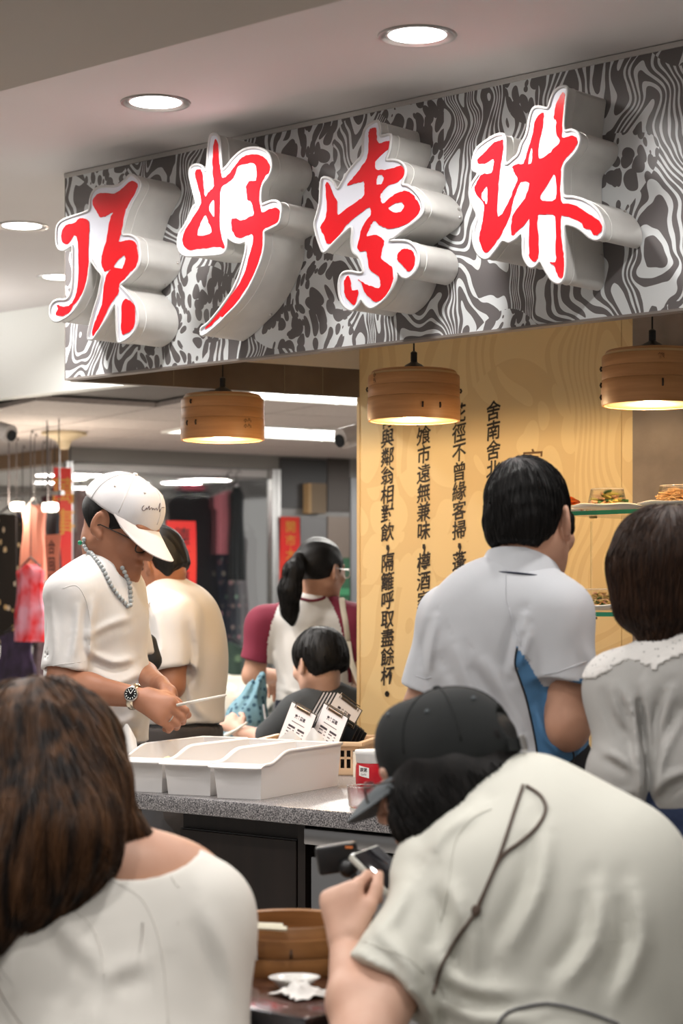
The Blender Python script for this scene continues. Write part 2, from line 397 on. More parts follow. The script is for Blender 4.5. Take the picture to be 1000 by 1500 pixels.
CH['b'] = ((250,190,4.545),
 [(290,30),(315,40),(330,80),(335,150),(340,220),(345,270),(380,240),(420,190),(470,145),(520,125),(580,122),(630,140),(660,170),(675,220),(672,270),(650,320),(620,360),(605,410),(605,495),(640,488),(680,475),(715,480),(738,510),(738,560),(725,620),(690,645),(640,670),(625,690),(625,760),(610,850),(580,930),(545,1010),(500,1090),(440,1170),(380,1230),(310,1300),(215,1372),(205,1325),(250,1290),(310,1220),(370,1140),(420,1060),(455,980),(480,900),(500,820),(505,745),(470,755),(430,748),(400,730),(378,715),(372,780),(355,818),(300,832),(200,838),(120,840),(80,828),(55,790),(50,740),(62,690),(95,640),(125,580),(150,520),(172,490),(155,420),(138,350),(128,300),(132,260),(155,238),(190,235),(215,250),(235,275),(245,230),(250,150),(258,80),(268,40)],
 [[[(300,62),(318,100),(325,200),(340,300),(360,318),(400,285),(440,230),(480,185),(530,165),(590,168),(635,195),(665,245),(665,280),(630,310),(605,370),(598,440),(605,545),(650,535),(700,520),(727,545),(722,600),(680,635),(620,665),(615,720),(610,800),(580,900),(530,1010),(460,1120),(375,1235),(345,1248),(330,1245),(275,1300),(232,1325),(260,1285),(310,1220),(360,1150),(430,1070),(490,960),(520,860),(545,760),(548,700),(510,705),(460,722),(425,700),(408,645),(410,595),(440,590),(470,605),(520,585),(555,565),(550,520),(535,480),(515,470),(510,430),(505,380),(525,345),(560,340),(572,330),(575,270),(555,225),(500,230),(450,245),(430,300),(400,340),(345,380),(332,430),(332,520),(330,640),(345,730),(365,790),(320,780),(260,785),(180,795),(125,800),(90,770),(82,720),(110,650),(160,570),(205,490),(190,400),(165,300),(178,265),(215,285),(220,350),(230,440),(260,410),(290,375),(285,300),(280,230),(285,130)],
   [(258,518),(288,468),(294,520),(290,582)], [(232,568),(255,620),(273,685),(200,708),(180,695),(195,640)]]])
CH['c'] = ((455,165,4.348),
 [(428,55),(445,110),(450,150),(510,140),(512,200),(500,260),(485,300),(530,302),(575,315),(605,350),(605,400),(585,455),(620,465),(660,495),(700,545),(718,600),(710,645),(670,690),(600,740),(545,785),(505,815),(560,815),(620,820),(665,850),(688,900),(685,970),(660,1020),(620,1052),(585,1045),(555,1015),(545,1060),(520,1120),(480,1180),(430,1225),(385,1245),(350,1220),(325,1188),(305,1220),(268,1258),(225,1240),(195,1195),(182,1130),(185,1070),(205,1025),(250,1012),(310,1022),(335,1015),(330,970),(310,915),(275,890),(262,830),(265,730),(210,770),(150,830),(88,890),(60,840),(38,770),(28,710),(40,660),(60,580),(65,500),(75,420),(120,420),(150,445),(175,485),(205,440),(240,380),(290,320),(330,270),(335,200),(340,130),(365,85)],
 [[[(370,150),(378,110),(400,98),(420,105),(425,170),(440,195),(475,185),(508,185),(505,225),(470,255),(430,295),(412,320),(418,360),(460,365),(520,355),(575,340),(598,365),(592,405),(560,440),(500,465),(455,510),(445,540),(462,580),(510,540),(560,510),(610,500),(650,520),(690,580),(698,625),(670,665),(610,710),(545,735),(490,738),(440,715),(412,690),(385,715),(365,760),(362,785),(420,780),(460,805),(468,830),(455,880),(450,930),(490,960),(520,990),(528,1040),(510,1110),(480,1170),(430,1205),(385,1185),(345,1140),(325,1085),(302,1062),(350,1090),(400,1110),(440,1118),(445,1070),(430,1040),(380,1000),(365,930),(355,885),(315,885),(300,850),(315,790),(330,730),(370,670),(388,640),(375,605),(330,635),(270,680),(215,735),(175,795),(115,840),(90,790),(65,730),(95,680),(105,610),(100,520),(98,460),(110,442),(130,480),(150,530),(170,570),(175,650),(230,610),(300,565),(340,530),(345,480),(340,440),(290,450),(240,465),(240,450),(275,410),(330,340),(360,290),(370,220)],
   [(420,440),(430,405),(455,400),(468,420),(455,450),(425,460)], [(495,610),(530,585),(580,573),(598,600),(580,625),(540,638)]],
  [[(555,910),(580,875),(620,868),(650,885),(668,930),(660,975),(635,1010),(610,1000),(580,965),(558,940)]],
  [[(215,1090),(225,1055),(243,1040),(255,1075),(265,1130),(300,1130),(303,1165),(280,1225),(250,1205),(222,1160)]]])
CH['d'] = ((680,115,3.704),
 [(525,47),(560,52),(555,110),(548,180),(543,280),(585,280),(620,300),(630,335),(615,385),(580,430),(545,470),(538,520),(538,600),(545,640),(600,645),(660,665),(715,705),(750,760),(760,820),(748,862),(715,875),(680,860),(640,825),(595,800),(548,795),(545,860),(550,950),(552,1020),(545,1080),(525,1108),(500,1108),(470,1085),(440,1035),(415,990),(390,1015),(365,1025),(340,1000),(322,950),(318,845),(285,865),(245,888),(210,878),(170,930),(130,975),(95,970),(65,930),(50,870),(60,800),(72,740),(50,690),(32,630),(40,580),(65,540),(80,512),(45,488),(62,395),(100,355),(160,315),(205,303),(222,320),(225,380),(225,465),(265,440),(295,410),(310,360),(340,300),(355,220),(375,165),(410,155),(455,162),(470,120),(490,75)],
 [[[(75,440),(110,405),(155,355),(195,335),(212,340),(208,420),(195,500),(185,600),(182,745),(215,720),(245,660),(270,600),(290,550),(275,510),(262,480),(290,465),(322,460),(345,390),(370,310),(390,220),(430,185),(428,240),(412,330),(405,430),(450,415),(490,375),(520,340),(500,300),(500,225),(488,220),(495,160),(520,95),(545,80),(545,160),(535,250),(532,320),(580,312),(612,325),(612,360),(575,410),(535,460),(525,530),(525,665),(580,680),(640,710),(710,755),(742,790),(745,825),(712,852),(680,820),(650,815),(640,785),(590,760),(540,745),(525,750),(525,830),(535,930),(545,1000),(535,1080),(510,1070),(490,1020),(465,995),(500,990),(495,900),(495,750),(440,740),(400,745),(400,830),(405,920),(395,985),(375,992),(355,960),(352,880),(355,765),(330,790),(290,830),(258,850),(258,780),(270,730),(330,650),(355,570),(310,562),(292,590),(270,650),(250,740),(215,820),(165,900),(120,948),(90,900),(82,860),(95,800),(110,690),(75,640),(58,600),(70,560),(100,520),(150,510),(160,440),(110,462),(80,460)],
   [(93,640),(108,602),(125,592),(125,678),(112,668)], [(348,455),(365,378),(372,400),(366,455)], [(413,650),(450,582),(493,522),(496,655)]]])
LET_N = SIGN_N-.155
M_face = mat('letter_face', (.74,.76,.84), .12, coat=.4, emit=(.86,.88,1.), es=.06)  # faint glow put into the face colour; the letters seem unlit
M_red = mat('letter_red', (.72,.012,.02), .14, coat=.5, emit=(1,.02,.03), es=.02)  # a trace of the same added glow in the red
M_ret = mat('letter_return', (.66,.645,.62), .42, .2, vary=(14, (.72,.71,.68)))
M_rim = mat('letter_rim', (.66,.66,.66), .35)
M_seam = mat('seam_tape', (.69,.68,.66), .35)
def jitter(P, a):
    rs = np.random.RandomState(len(P)); return P+rs.normal(0, a, P.shape)
LET = [('a', 'first'), ('b', 'second'), ('c', 'third'), ('d', 'fourth')]
LAB = {'a': 'red and white channel letter 頂 at the open end of the sign board', 'b': 'red and white channel letter 好 with a long sweeping tail',
       'c': 'red and white channel letter 素 with two loose red dots', 'd': 'red and white channel letter 珠 with a wide right-hand stroke'}
for key, _ in LET:
    (u0, v0, k), outl, reds = CH[key]
    def loc2(P):
        out = []
        for x, y in P:
            w = onplane(u0+x/k, v0+y/k, LET_N); out.append((tn(w)[0], w[2]))
        return np.array(out)
    O = loc2(outl); c = O.mean(0)
    root = thing('channel_letter', LAB[key], 'sign letter', wp(c[0], SIGN_N-.002, O[:,1].min()), R_SIGN, 'red channel letters on the sign board')
    base = np.array([c[0], O[:,1].min()])
    Q = catmull(O-base, 3, True)
    # local frame: x along the board, z up, y away from the viewer
    def up(g, y):                              # filled outline (xy, depth z) -> board frame, face at y
        V, Fc = g; V = np.asarray(V); return np.stack([V[:,0], y-V[:,2], V[:,1]], 1), [f[::-1] for f in Fc]
    DEP = .153
    part('face', up(fill2d([Q], .003), -DEP+.002), M_face, root)
    n = len(Q)
    V = np.vstack([np.stack([Q[:,0], np.full(n, -DEP), Q[:,1]], 1), np.stack([Q[:,0], np.zeros(n), Q[:,1]], 1)])
    Vi = V.copy()
    part('return', (V, [(i, (i+1)%n, (i+1)%n+n, i+n) for i in range(n)]), M_ret, root, smooth=50)
    part('rim', tube(np.stack([Q[:,0], np.full(n, -DEP-.001), Q[:,1]], 1), .0042, 6, True), M_rim, root, smooth=True)
    band = tube(np.stack([Q[:,0]*1, np.full(n, -DEP+.03), Q[:,1]], 1), .0016, 4, True)
    part('seam', band, M_seam, root, smooth=True)
    for st in reds:
        L = []
        for lp in st:
            q = catmull(loc2(lp)-base, 4, True); L.append(jitter(q, .0007))
        part('brush_stroke', up(fill2d(L, .0012), -DEP-.0011), M_red, root)
    rs = np.random.RandomState(ord(key))
    # outward side tabs and rivets near the board
    nrm = np.roll(Q,-1,0)-np.roll(Q,1,0); nrm = np.stack([nrm[:,1], -nrm[:,0]], 1); nrm /= np.linalg.norm(nrm, axis=1)[:,None]
    area = .5*np.sum(Q[:,0]*np.roll(Q[:,1],-1)-np.roll(Q[:,0],-1)*Q[:,1])
    if area < 0: nrm = -nrm
    for i in rs.choice(n, 9, False):
        p = Q[i]+nrm[i]*.0008
        part('rivet', sphere((p[0], -.012, p[1]), .0042, 8, 6), M_chrome, root, smooth=True)
# ================================================================== the poem wall
M_poem = linework('poem_print', (.80,.62,.33), (.68,.48,.23), .42, .5, .5)
t910 = tn(onplane(910, 887, PAN_N))[0]; t930 = tn(onplane(931, 887, PAN_N))[0]
ZP = .882
pw = struct('wall_back', box(0, .001, 0, .001, 0, .001), M_poem); bpy.data.objects.remove(pw)
pw = thing('poem_panel', 'tall yellow wall panel printed with a black calligraphy poem', 'wall panel', wp(tPL, PAN_N, ZP), R_SIGN)
part('panel', box(0, t910-tPL-.001, 0, .03, 0, 2.339-ZP), M_poem, pw)
part('side_panel', box(t910-tPL+.001, t930-tPL, 0, .03, 0, 2.339-ZP), M_poem, pw)
part('edge_strip', box(-.012, 0, -.002, .032, 0, 2.339-ZP), mat('edge_wood', (.70,.52,.28), .5), pw)
M_ink = mat('ink', (.02,.014,.01), .6); M_ink2 = mat('brown_ink', (.16,.08,.03), .6)
poem = [(722, '舍南舍北皆春水,但見群鷗日日來。'), (672, '花徑不曾緣客掃,蓬門今始為君開。'), (620, '盤飧市遠無兼味,樽酒家貧只舊醅。'), (567, '肯與鄰翁相對飲,隔籬呼取盡餘杯。')]
for u, txt in poem:
    t = tn(onplane(u, 887, PAN_N))[0]-tPL; z = 1.942-ZP; gs = []
    for i, chx in enumerate(txt):
        if chx == ',':
            z += .012; gs.append(tr((np.array([(x*.62, y, 0) for x, y in [(-.004,.012),(.012,.012),(.017,0),(.01,-.016),(-.004,-.022),(.004,-.008),(-.006,0)]]), [tuple(range(7))[::-1]]), basis((1,0,0),(0,0,1),(0,-1,0),(t, -.0012, z)))); z -= .049
            continue
        if chx == '。':
            V, Fc = lathe([(0,0),(.0095,0)], 14); gs.append(tr((V, [f[::-1] for f in Fc]), basis((1,0,0),(0,0,1),(0,-1,0),(t, -.0012, z+.006)))); continue
        rs = np.random.RandomState(i+u)
        V, Fc = glyph(chx, .062, .00025, .06)
        # a little brush character: rising to the right, slight sway
        V = V.copy(); V[:,1] += V[:,0]*.14+.0009*np.sin(V[:,0]*160+i); V[:,0] = V[:,0]*.92+.0008*np.sin(V[:,1]*190+u)
        for ox, oz in ((0,0),(.0013,0),(-.0003,.0010),(.0009,-.0007)): gs.append(tr((V, Fc), basis((1,0,0),(0,0,1),(0,-1,0),(t+ox, -.0012-ox*.05, z+oz))))
        z -= .0603
    part('lettering', join(*gs), M_ink, pw, smooth=False)
V, Fc = join(tr(glyph('客', .085, .0003, .06), basis((1,0,0),(0,0,1),(0,-1,0),(tn(onplane(779,0,PAN_N))[0]-tPL, -.0012, 1.775-ZP))),
             tr(glyph('至', .085, .0003, .06), basis((1,0,0),(0,0,1),(0,-1,0),(tn(onplane(779,0,PAN_N))[0]-tPL, -.0012, 1.675-ZP))))
part('lettering', (V, Fc), M_ink2, pw, smooth=False)
# concrete column beside it
pc = struct('wall_column', quadslab([(t930+.002, PAN_N-.02), (t930+1.2, PAN_N-.02), (t930+1.2, PAN_N+.5), (t930+.002, PAN_N+.5)], 0, CEIL), M_concrete)
struct('ledge', tr(box(.0, 1.1, -.035, 0, 2.02, 2.06, .004), rotz(R_SIGN, wp(t930+.04, PAN_N-.02, 0))), M_concrete, pc)

# ================================================================== bamboo steamer lamps
M_bam = mat('bamboo', (.64,.32,.13), .45, vary=(5, (.52,.245,.09), 4, (1,1,14)), bump=(30,.12,.001,(1,1,12)))
M_bam_in = mat('bamboo_inside', (.80,.56,.28), .6)
M_stitch = mat('stitch', (.055,.03,.018), .6)
M_bulb = mat('bulb_glow', (1,.9,.7), .4, emit=(1,.78,.45), es=26)
def steamer_lamp(u, v, s, label, marks, rz):
    p = px(u, v, F/s)                       # centre of the lower rim
    t = thing('pendant_lamp', label, 'lamp', p, rz, 'bamboo steamer lamps')
    R = .125
    part('lower_band', lathe([(R-.007,0),(R,0),(R+.0012,.012),(R+.0012,.05),(R,.062),(R-.0005,.0625),(R-.007,.0625)], 56, True), M_bam, t, smooth=40)
    part('middle_band', lathe([(R-.008,.063),(R-.001,.063),(R-.0002,.07),(R-.0002,.09),(R-.001,.0935),(R-.008,.0935)], 56, True), M_bam, t, smooth=40)
    part('upper_band', lathe([(R-.008,.094),(R-.001,.094),(R-.0004,.1),(R-.0004,.118),(R-.002,.1225),(R-.008,.1225)], 56, True), M_bam, t, smooth=40)
    lid = part('lid', lathe([(R-.013,.11),(R-.011,.124),(R-.0105,.133),(R-.014,.136),(0,.137),(0,.13),(R-.02,.13)], 56), M_bam, t, smooth=40)
    part('inner_lining', lathe([(R-.0075,.002),(R-.0075,.129),(0,.1295)], 48), M_bam_in, t, smooth=40)
    part('socket', join(lathe([(.03,.136),(.031,.145),(.022,.153),(.012,.158),(.008,.162)], 24), lathe([(.009,.16),(.009,.186),(.004,.19)], 16)), M_metal_dark, t, smooth=40)
    part('cord', tube([(0,0,.188),(0,0,2.34-p[2])], .0022, 8), M_black, t)
    part('bulb', sphere((0,0,.058), .026, 20, 12, (1,1,1.15)), M_bulb, t, smooth=True)
    part('bulb_neck', lathe([(.013,.07),(.015,.1),(.015,.13)], 16), M_white, t, smooth=40)
    for a, z, h in marks:                   # rattan stitches
        x, y = math.cos(a), math.sin(a); rr = R+.0012
        part('stitch', tube([(x*rr, y*rr, z-h/2), (x*(rr+.0028), y*(rr+.0028), z), (x*rr, y*rr, z+h/2)], .0026, 6), M_stitch, t, smooth=True)
    la = bpy.data.lights.new('bulb_light', 'POINT'); la.energy = 32; la.color = (1,.70,.38); la.shadow_soft_size = .03
    o = link('bulb_light', la, t, (0,0,.008))
    return t
def stamp(t, a, z, txt, size, R=.1268, m=None):
    gs = []
    for i, chx in enumerate(txt):
        V, Fc = glyph(chx, size, .0004)
        zz = z-(i*size*1.25)
        V = np.array([((R)*math.cos(a+x/R), (R)*math.sin(a+x/R), zz+y) for x, y, _ in V])
        gs.append((V, Fc))
    part('stamp', join(*gs), m or M_stitch, t, smooth=False)
def facing(u): return math.atan2(-1, -(u-500)/F)        # angle, seen from the lamp, toward the viewer
a0 = -math.pi/2
l1 = steamer_lamp(326, 645, 488, 'bamboo steamer pendant lamp hanging beside the white cap, clear of the poem', [(a0-.92,.046,.014),(a0-.62,.046,.014),(a0-.78,.108,.012)], 0)
stamp(l1, a0+.62, .05, '小小', .013); stamp(l1, a0+.74, .05, '籠籠', .013)
l2 = steamer_lamp(606, 617, 540, 'bamboo steamer pendant lamp hanging in front of the poem columns', [(a0+.15,.034,.014),(a0+.55,.034,.014),(a0+1.45,.08,.012),(a0-1.5,.085,.012)], 0)
stamp(l2, a0-1.02, .118, '小籠', .013); 
l3 = steamer_lamp(955, 594, 590, 'bamboo steamer pendant lamp hanging by the bare concrete column', [(a0+.05,.045,.018),(a0+.52,.045,.018),(a0-1.56,.09,.012),(a0-1.56,.05,.012),(a0-1.56,.02,.012)], 0)
stamp(l3, a0+.02, .108, '飽', .016, m=mat('pale_stamp', (.30,.13,.05), .6))

# ================================================================== counter
CZ = .88; CN = 3.47
M_gran = mat('speckled_laminate', (.33,.30,.30), .28, vary=(260, (.17,.165,.17), 2, (1,1,1)))
def granite():
    m = M_gran; nt = m.node_tree; b = nt.nodes['Principled BSDF']
    n = nt.nodes.new('ShaderNodeTexNoise'); n.inputs['Scale'].default_value = 330; n.inputs['Detail'].default_value = 1
    tc = nt.nodes.new('ShaderNodeTexCoord'); nt.links.new(tc.outputs['Object'], n.inputs['Vector'])
    r = nt.nodes.new('ShaderNodeValToRGB'); r.color_ramp.interpolation = 'CONSTANT'; e = r.color_ramp.elements
    e[0].position = 0; e[0].color = (.045,.045,.05,1); e[1].position = .42; e[1].color = (.20,.19,.195,1)
    q = e.new(.52); q.color = (.30,.285,.285,1); q = e.new(.62); q.color = (.52,.50,.50,1)
    nt.links.new(n.outputs['Fac'], r.inputs[0]); nt.links.new(r.outputs[0], b.inputs['Base Color'])
granite()
cA = onplane(160, 900, CN)[:2]; ldir = np.array([.43,.90]); ldir /= np.linalg.norm(ldir)
tA = tn(cA)[0]; tE = tn(onplane(1150, 900, CN))[0]
kk = (PAN_N-.04-CN)/np.dot(ldir, N2); cD = cA+ldir*kk; tD = tn(cD)[0]
V, Fc = quadslab([(tA, CN), (tE, CN), (tE, PAN_N-.04), (tD, PAN_N-.04)], CZ-.04, CZ)
bm = bmesh.new(); vs = [bm.verts.new(v) for v in V]; [bm.faces.new([vs[i] for i in f]) for f in Fc]
bmesh.ops.bevel(bm, geom=bm.edges[:], offset=.004, segments=2, profile=.5, affect='EDGES')
single('worktop', from_bm(bm), M_gran, 'long grey speckled worktop with white bins standing on it', 'worktop')
M_dwood = mat('dark_wood', (.0095,.006,.005), .4, vary=(4, (.016,.010,.008), 4, (6,6,.6)))
CF = 3.53
def cab_t(u): return tn(onplane(u, 900, CF))[0]
c0, c1 = cab_t(262), cab_t(447)
cb = thing('base_cabinet', 'dark wood cabinet standing under the speckled worktop', 'cabinet', wp(c0, CF, 0), R_SIGN)
L = c1-c0
part('body', join(box(0, .02, .02, .7, 0, CZ-.042), box(L-.024, L, 0, .7, 0, CZ-.042), box(.02, L-.02, .02, .7, .08, .1), box(.02, L-.02, .68, .7, .1, CZ-.05), box(.0, L, .015, .04, CZ-.085, CZ-.042), box(.02, L-.02, .05, .07, 0, .08)), M_dwood, cb)
dr = part('door', box(.004, L-.03, 0, .018, .1, CZ-.088, .0015, 1), M_dwood, cb)
part('door_gap', box(.004, L-.03, .003, .016, CZ-.087, CZ-.0845), M_black, cb)
part('hinge_cup', tr(lathe([(0,0),(.008,0),(.008,.002),(0,.002)], 14), basis((1,0,0),(0,0,1),(0,-1,0),(.03,-.0005,CZ-.13))), M_chrome, cb)
f0, f1 = cab_t(448), cab_t(700)
fr = thing('undercounter_fridge', 'stainless steel fridge under the worktop beside the dark cabinet', 'fridge', wp(f0, CF, 0), R_SIGN)
L = f1-f0
part('body', join(box(.0, .012, .03, .7, .03, CZ-.05), box(L-.012, L, .03, .7, .03, CZ-.05), box(.012, L-.012, .06, .7, .03, CZ-.06)), M_black, fr)
part('control_strip', box(0, L, -.008, .03, CZ-.092, CZ-.054, .003), M_steel, fr)
part('door', box(.026, L-.01, -.012, .03, .1, CZ-.118, .004), M_steel, fr)
part('door_seal', box(.03, L-.014, .03, .06, .1, CZ-.105), M_black, fr)
for x in (.05, L-.05): part('foot', tr(lathe([(.015,0),(.018,.005),(.012,.03)], 12), rotz(0, (x,.1,0))), M_metal_dark, fr)
# end leg under the open left end of the worktop
pg = wp(tA+.07, CN+.9, 0)
single('support_post', tr(box(-.02,.02,-.02,.02,0,CZ-.041,.003), rotz(R_SIGN, pg)), M_metal_dark, 'dark square post under the open end of the worktop', 'post')

# ------------------------------------------------------------------ white bins
M_pp = mat('white_plastic', (.78,.755,.74), .35, sss=.0, bump=(18,.02,.002))
def make_bin(p, label):
    L, Wd = .445, .133
    t = thing('storage_bin', label, 'bin', (p[0], p[1], CZ+.0005), math.atan2(ldir[1], ldir[0]), 'white bins on the worktop')
    def hh(x): 
        q = min(max((x-.035)/.11, 0), 1); q = q*q*(3-2*q); return .083+.027*q
    xs = [0,.02,.035,.05,.065,.08,.095,.11,.125,.145,.2,.3,.4,L]; th = .0028
    def section(off, top, bot):              # closed shell rows for outer/inner side
        out = []
        for x in xs:
            q = x/L; dr_ = .006
            xx = min(max(x, off), L-off)
            h = hh(x)+top
            yb = -(0+dr_-off); 
            out.append((xx, h))
        return out
    V = []; Fc = []
    n = len(xs)
    def rows(o):                             # o: wall offset inwards
        r = {}
        for side, y0 in ((0, 0), (1, Wd)):
            for lvl in (0, 1):
                for i, x in enumerate(xs):
                    xx = x
                    if i == 0: xx = (.008 if lvl == 0 else 0)+o
                    if i == n-1: xx = L-(.008 if lvl == 0 else 0)-o
                    inset = (.007 if lvl == 0 else 0)+o
                    y = y0+inset if side == 0 else y0-inset
                    z = (o if lvl == 0 else hh(x))
                    r[(side, lvl, i)] = len(V); V.append((xx, y, z))
        return r
    A_, B_ = rows(0.), rows(th)
    def walls(r, flip):
        fs = []
        for i in range(n-1):
            fs.append((r[0,0,i], r[0,0,i+1], r[0,1,i+1], r[0,1,i]))
            fs.append((r[1,0,i+1], r[1,0,i], r[1,1,i], r[1,1,i+1]))
            fs.append((r[0,0,i+1], r[0,0,i], r[1,0,i], r[1,0,i+1]))
        fs.append((r[1,0,0], r[0,0,0], r[0,1,0], r[1,1,0])); fs.append((r[0,0,n-1], r[1,0,n-1], r[1,1,n-1], r[0,1,n-1]))
        return [f[::-1] for f in fs] if flip else fs
    Fc = walls(A_, False)+walls(B_, True)
    part('tub', (V, Fc), M_pp, t, smooth=30)
    # rolled rim that follows the sweeping edge; wide lip at the low front
    path = [(x, -.001, hh(x)) for x in xs[::-1]]+[(-.001, .03, hh(0)), (-.001, Wd/2, hh(0)), (-.001, Wd-.03, hh(0))]+[(x, Wd+.001, hh(x)) for x in xs]+[(L+.001, Wd-.03, hh(L)), (L+.001, Wd/2, hh(L)), (L+.001, .03, hh(L))]
    part('rim', tube(path, .0042, 8, True), M_pp, t, smooth=True)
    lip = grid(lambda a, b: (-.016+.03*a-(.010*(1-(2*b-1)**6))*(1-a), -.007+(Wd+.014)*b, .0855-.008*(1-a)**2), 5, 14, .003)
    part('front_lip', lip, M_pp, t, smooth=60)
    return t
bl = ['white bin with a sweeping rim at the open end of the worktop', 'white bin with a sweeping rim standing between two other bins', 'white bin with a sweeping rim next to the red-labelled jar']
binobjs = []
for (u, v), lb in zip([(238,1162),(309,1167),(383,1172.5)], bl):
    # near corner is the local (0,0) corner on the right-hand side: local y runs to the left
    binobjs.append(make_bin(onlevel(u, v, CZ), lb))
def bin_pt(i, x, y, z): 
    o = binobjs[i]; a = o.rotation_euler.z; c, s = math.cos(a), math.sin(a)
    return np.array([o.location[0]+c*x-s*y, o.location[1]+s*x+c*y, o.location[2]+z])
M_food = mat('pale_sticks', (.82,.66,.34), .6)
for k in range(3):
    p = bin_pt(0, .06+.014*k, .05, .058+.006*k); q = bin_pt(0, .10+.02*k, .085-.01*k, .064+.006*k)
    single('dough_stick', tube([p, (p+q)/2+UP*.003, q], .0055, 8), M_food, 'small pale fried piece lying in the first white bin', 'food', 'pale pieces in the bin', smooth=True)
M_paper = mat('white_paper', (.85,.83,.80), .8)
def tissue(p, w, h, lab, rz=0.):
    rs = np.random.RandomState(int(w*1e4))
    def f(a, b): return ((a-.5)*w*(1-.25*b), .012*math.sin(5*a+2*b)+.03*b, h*b*(1-.12*abs(a-.45)*4*b))
    single('paper_sheet', tr(grid(f, 10, 8, .0006), rotz(rz, p)), M_paper, lab, 'paper', smooth=60)
tissue(bin_pt(0,.10,.16,.002)+UP*.0, .065, .165, 'stiff white paper sheet standing up behind the first bin', .25)
tissue(bin_pt(1,.505,.03,.0), .10, .135, 'folded white paper tip rising behind the middle bin', .2)
tissue(bin_pt(2,.458,.09,.0), .075, .15, 'pointed white paper tip rising behind the bin nearest the clipboards', -.2)
# clear box at the end of the worktop
M_clear = mat('clear_plastic', (.95,.95,.97), .08, trans=1., ior=1.12, alpha=.55)
def open_box(lx, ly, lz, th=.002): return join(box(0,lx,0,ly,0,th), box(0,th,0,ly,th,lz), box(lx-th,lx,0,ly,th,lz), box(th,lx-th,0,th,th,lz), box(th,lx-th,ly-th,ly,th,lz))
p = onlevel(166, 1151, CZ)
tb = thing('clear_box', 'clear open plastic box at the end of the worktop beside the first bin', 'box', (p[0]+.005, p[1]+.03, CZ+.0005), math.atan2(ldir[1], ldir[0])-.35)
part('tub', open_box(.10, .075, .108), M_clear, tb)
part('paper_stack', box(.02,.09,.01,.06,.003,.07,.002), M_paper, tb)

# ------------------------------------------------------------------ clipboards in a beige basket
M_beige = mat('beige_plastic', (.74,.52,.33), .45)
bp = px(470, 1093, 5.78); 
bk = thing('plastic_basket', 'peach plastic basket with square holes holding black clipboards', 'basket', (bp[0]-.02, bp[1], CZ+.0005), R_SIGN+.52)
BL, BW, BH = .30, .30, .085; BY = .05
def wall_holes(L, Hh):
    gs = [box(0, L, 0, .003, 0, .02), box(0, L, 0, .003, Hh-.016, Hh)]
    n = int(L/.017)
    for i in range(n+1): gs.append(box(i*(L-.006)/n, i*(L-.006)/n+.006, 0, .003, .02, Hh-.016))
    gs.append(box(0, L, 0, .003, Hh*.53, Hh*.53+.006)); return join(*gs)
def at(x, y, a): return rotz(a, (x, y, 0))
for nm, g in (('front_wall', tr(wall_holes(BL, BH), at(-BL/2, BY-BW/2, 0))), ('rear_wall', tr(wall_holes(BL, BH), at(-BL/2, BY+BW/2-.003, 0))), ('end_wall', tr(wall_holes(BW, BH), at(-BL/2+.003, BY-BW/2, math.pi/2))), ('end_wall', tr(wall_holes(BW, BH), at(BL/2, BY-BW/2, math.pi/2)))):
    part(nm, g, M_beige, bk)
part('base', box(-BL/2, BL/2, BY-BW/2, BY+BW/2, 0, .003), M_beige, bk)
for nm, b in (('rim', (-BL/2-.012, BL/2+.012, BY-BW/2-.014, BY-BW/2+.004)), ('rim', (-BL/2-.012, BL/2+.012, BY+BW/2-.004, BY+BW/2+.014)), ('rim', (-BL/2-.014, -BL/2+.004, BY-BW/2, BY+BW/2)), ('rim', (BL/2-.004, BL/2+.014, BY-BW/2, BY+BW/2))):
    part(nm, box(*b, BH-.004, BH+.008, .0025), M_beige, bk)
M_board = mat('black_board', (.012,.012,.013), .4); M_menu = mat('menu_paper', (.86,.82,.82), .75); M_print = mat('print_ink', (.05,.04,.05), .7)
bkM = rotz(R_SIGN+.52, (bp[0]-.02, bp[1], CZ))
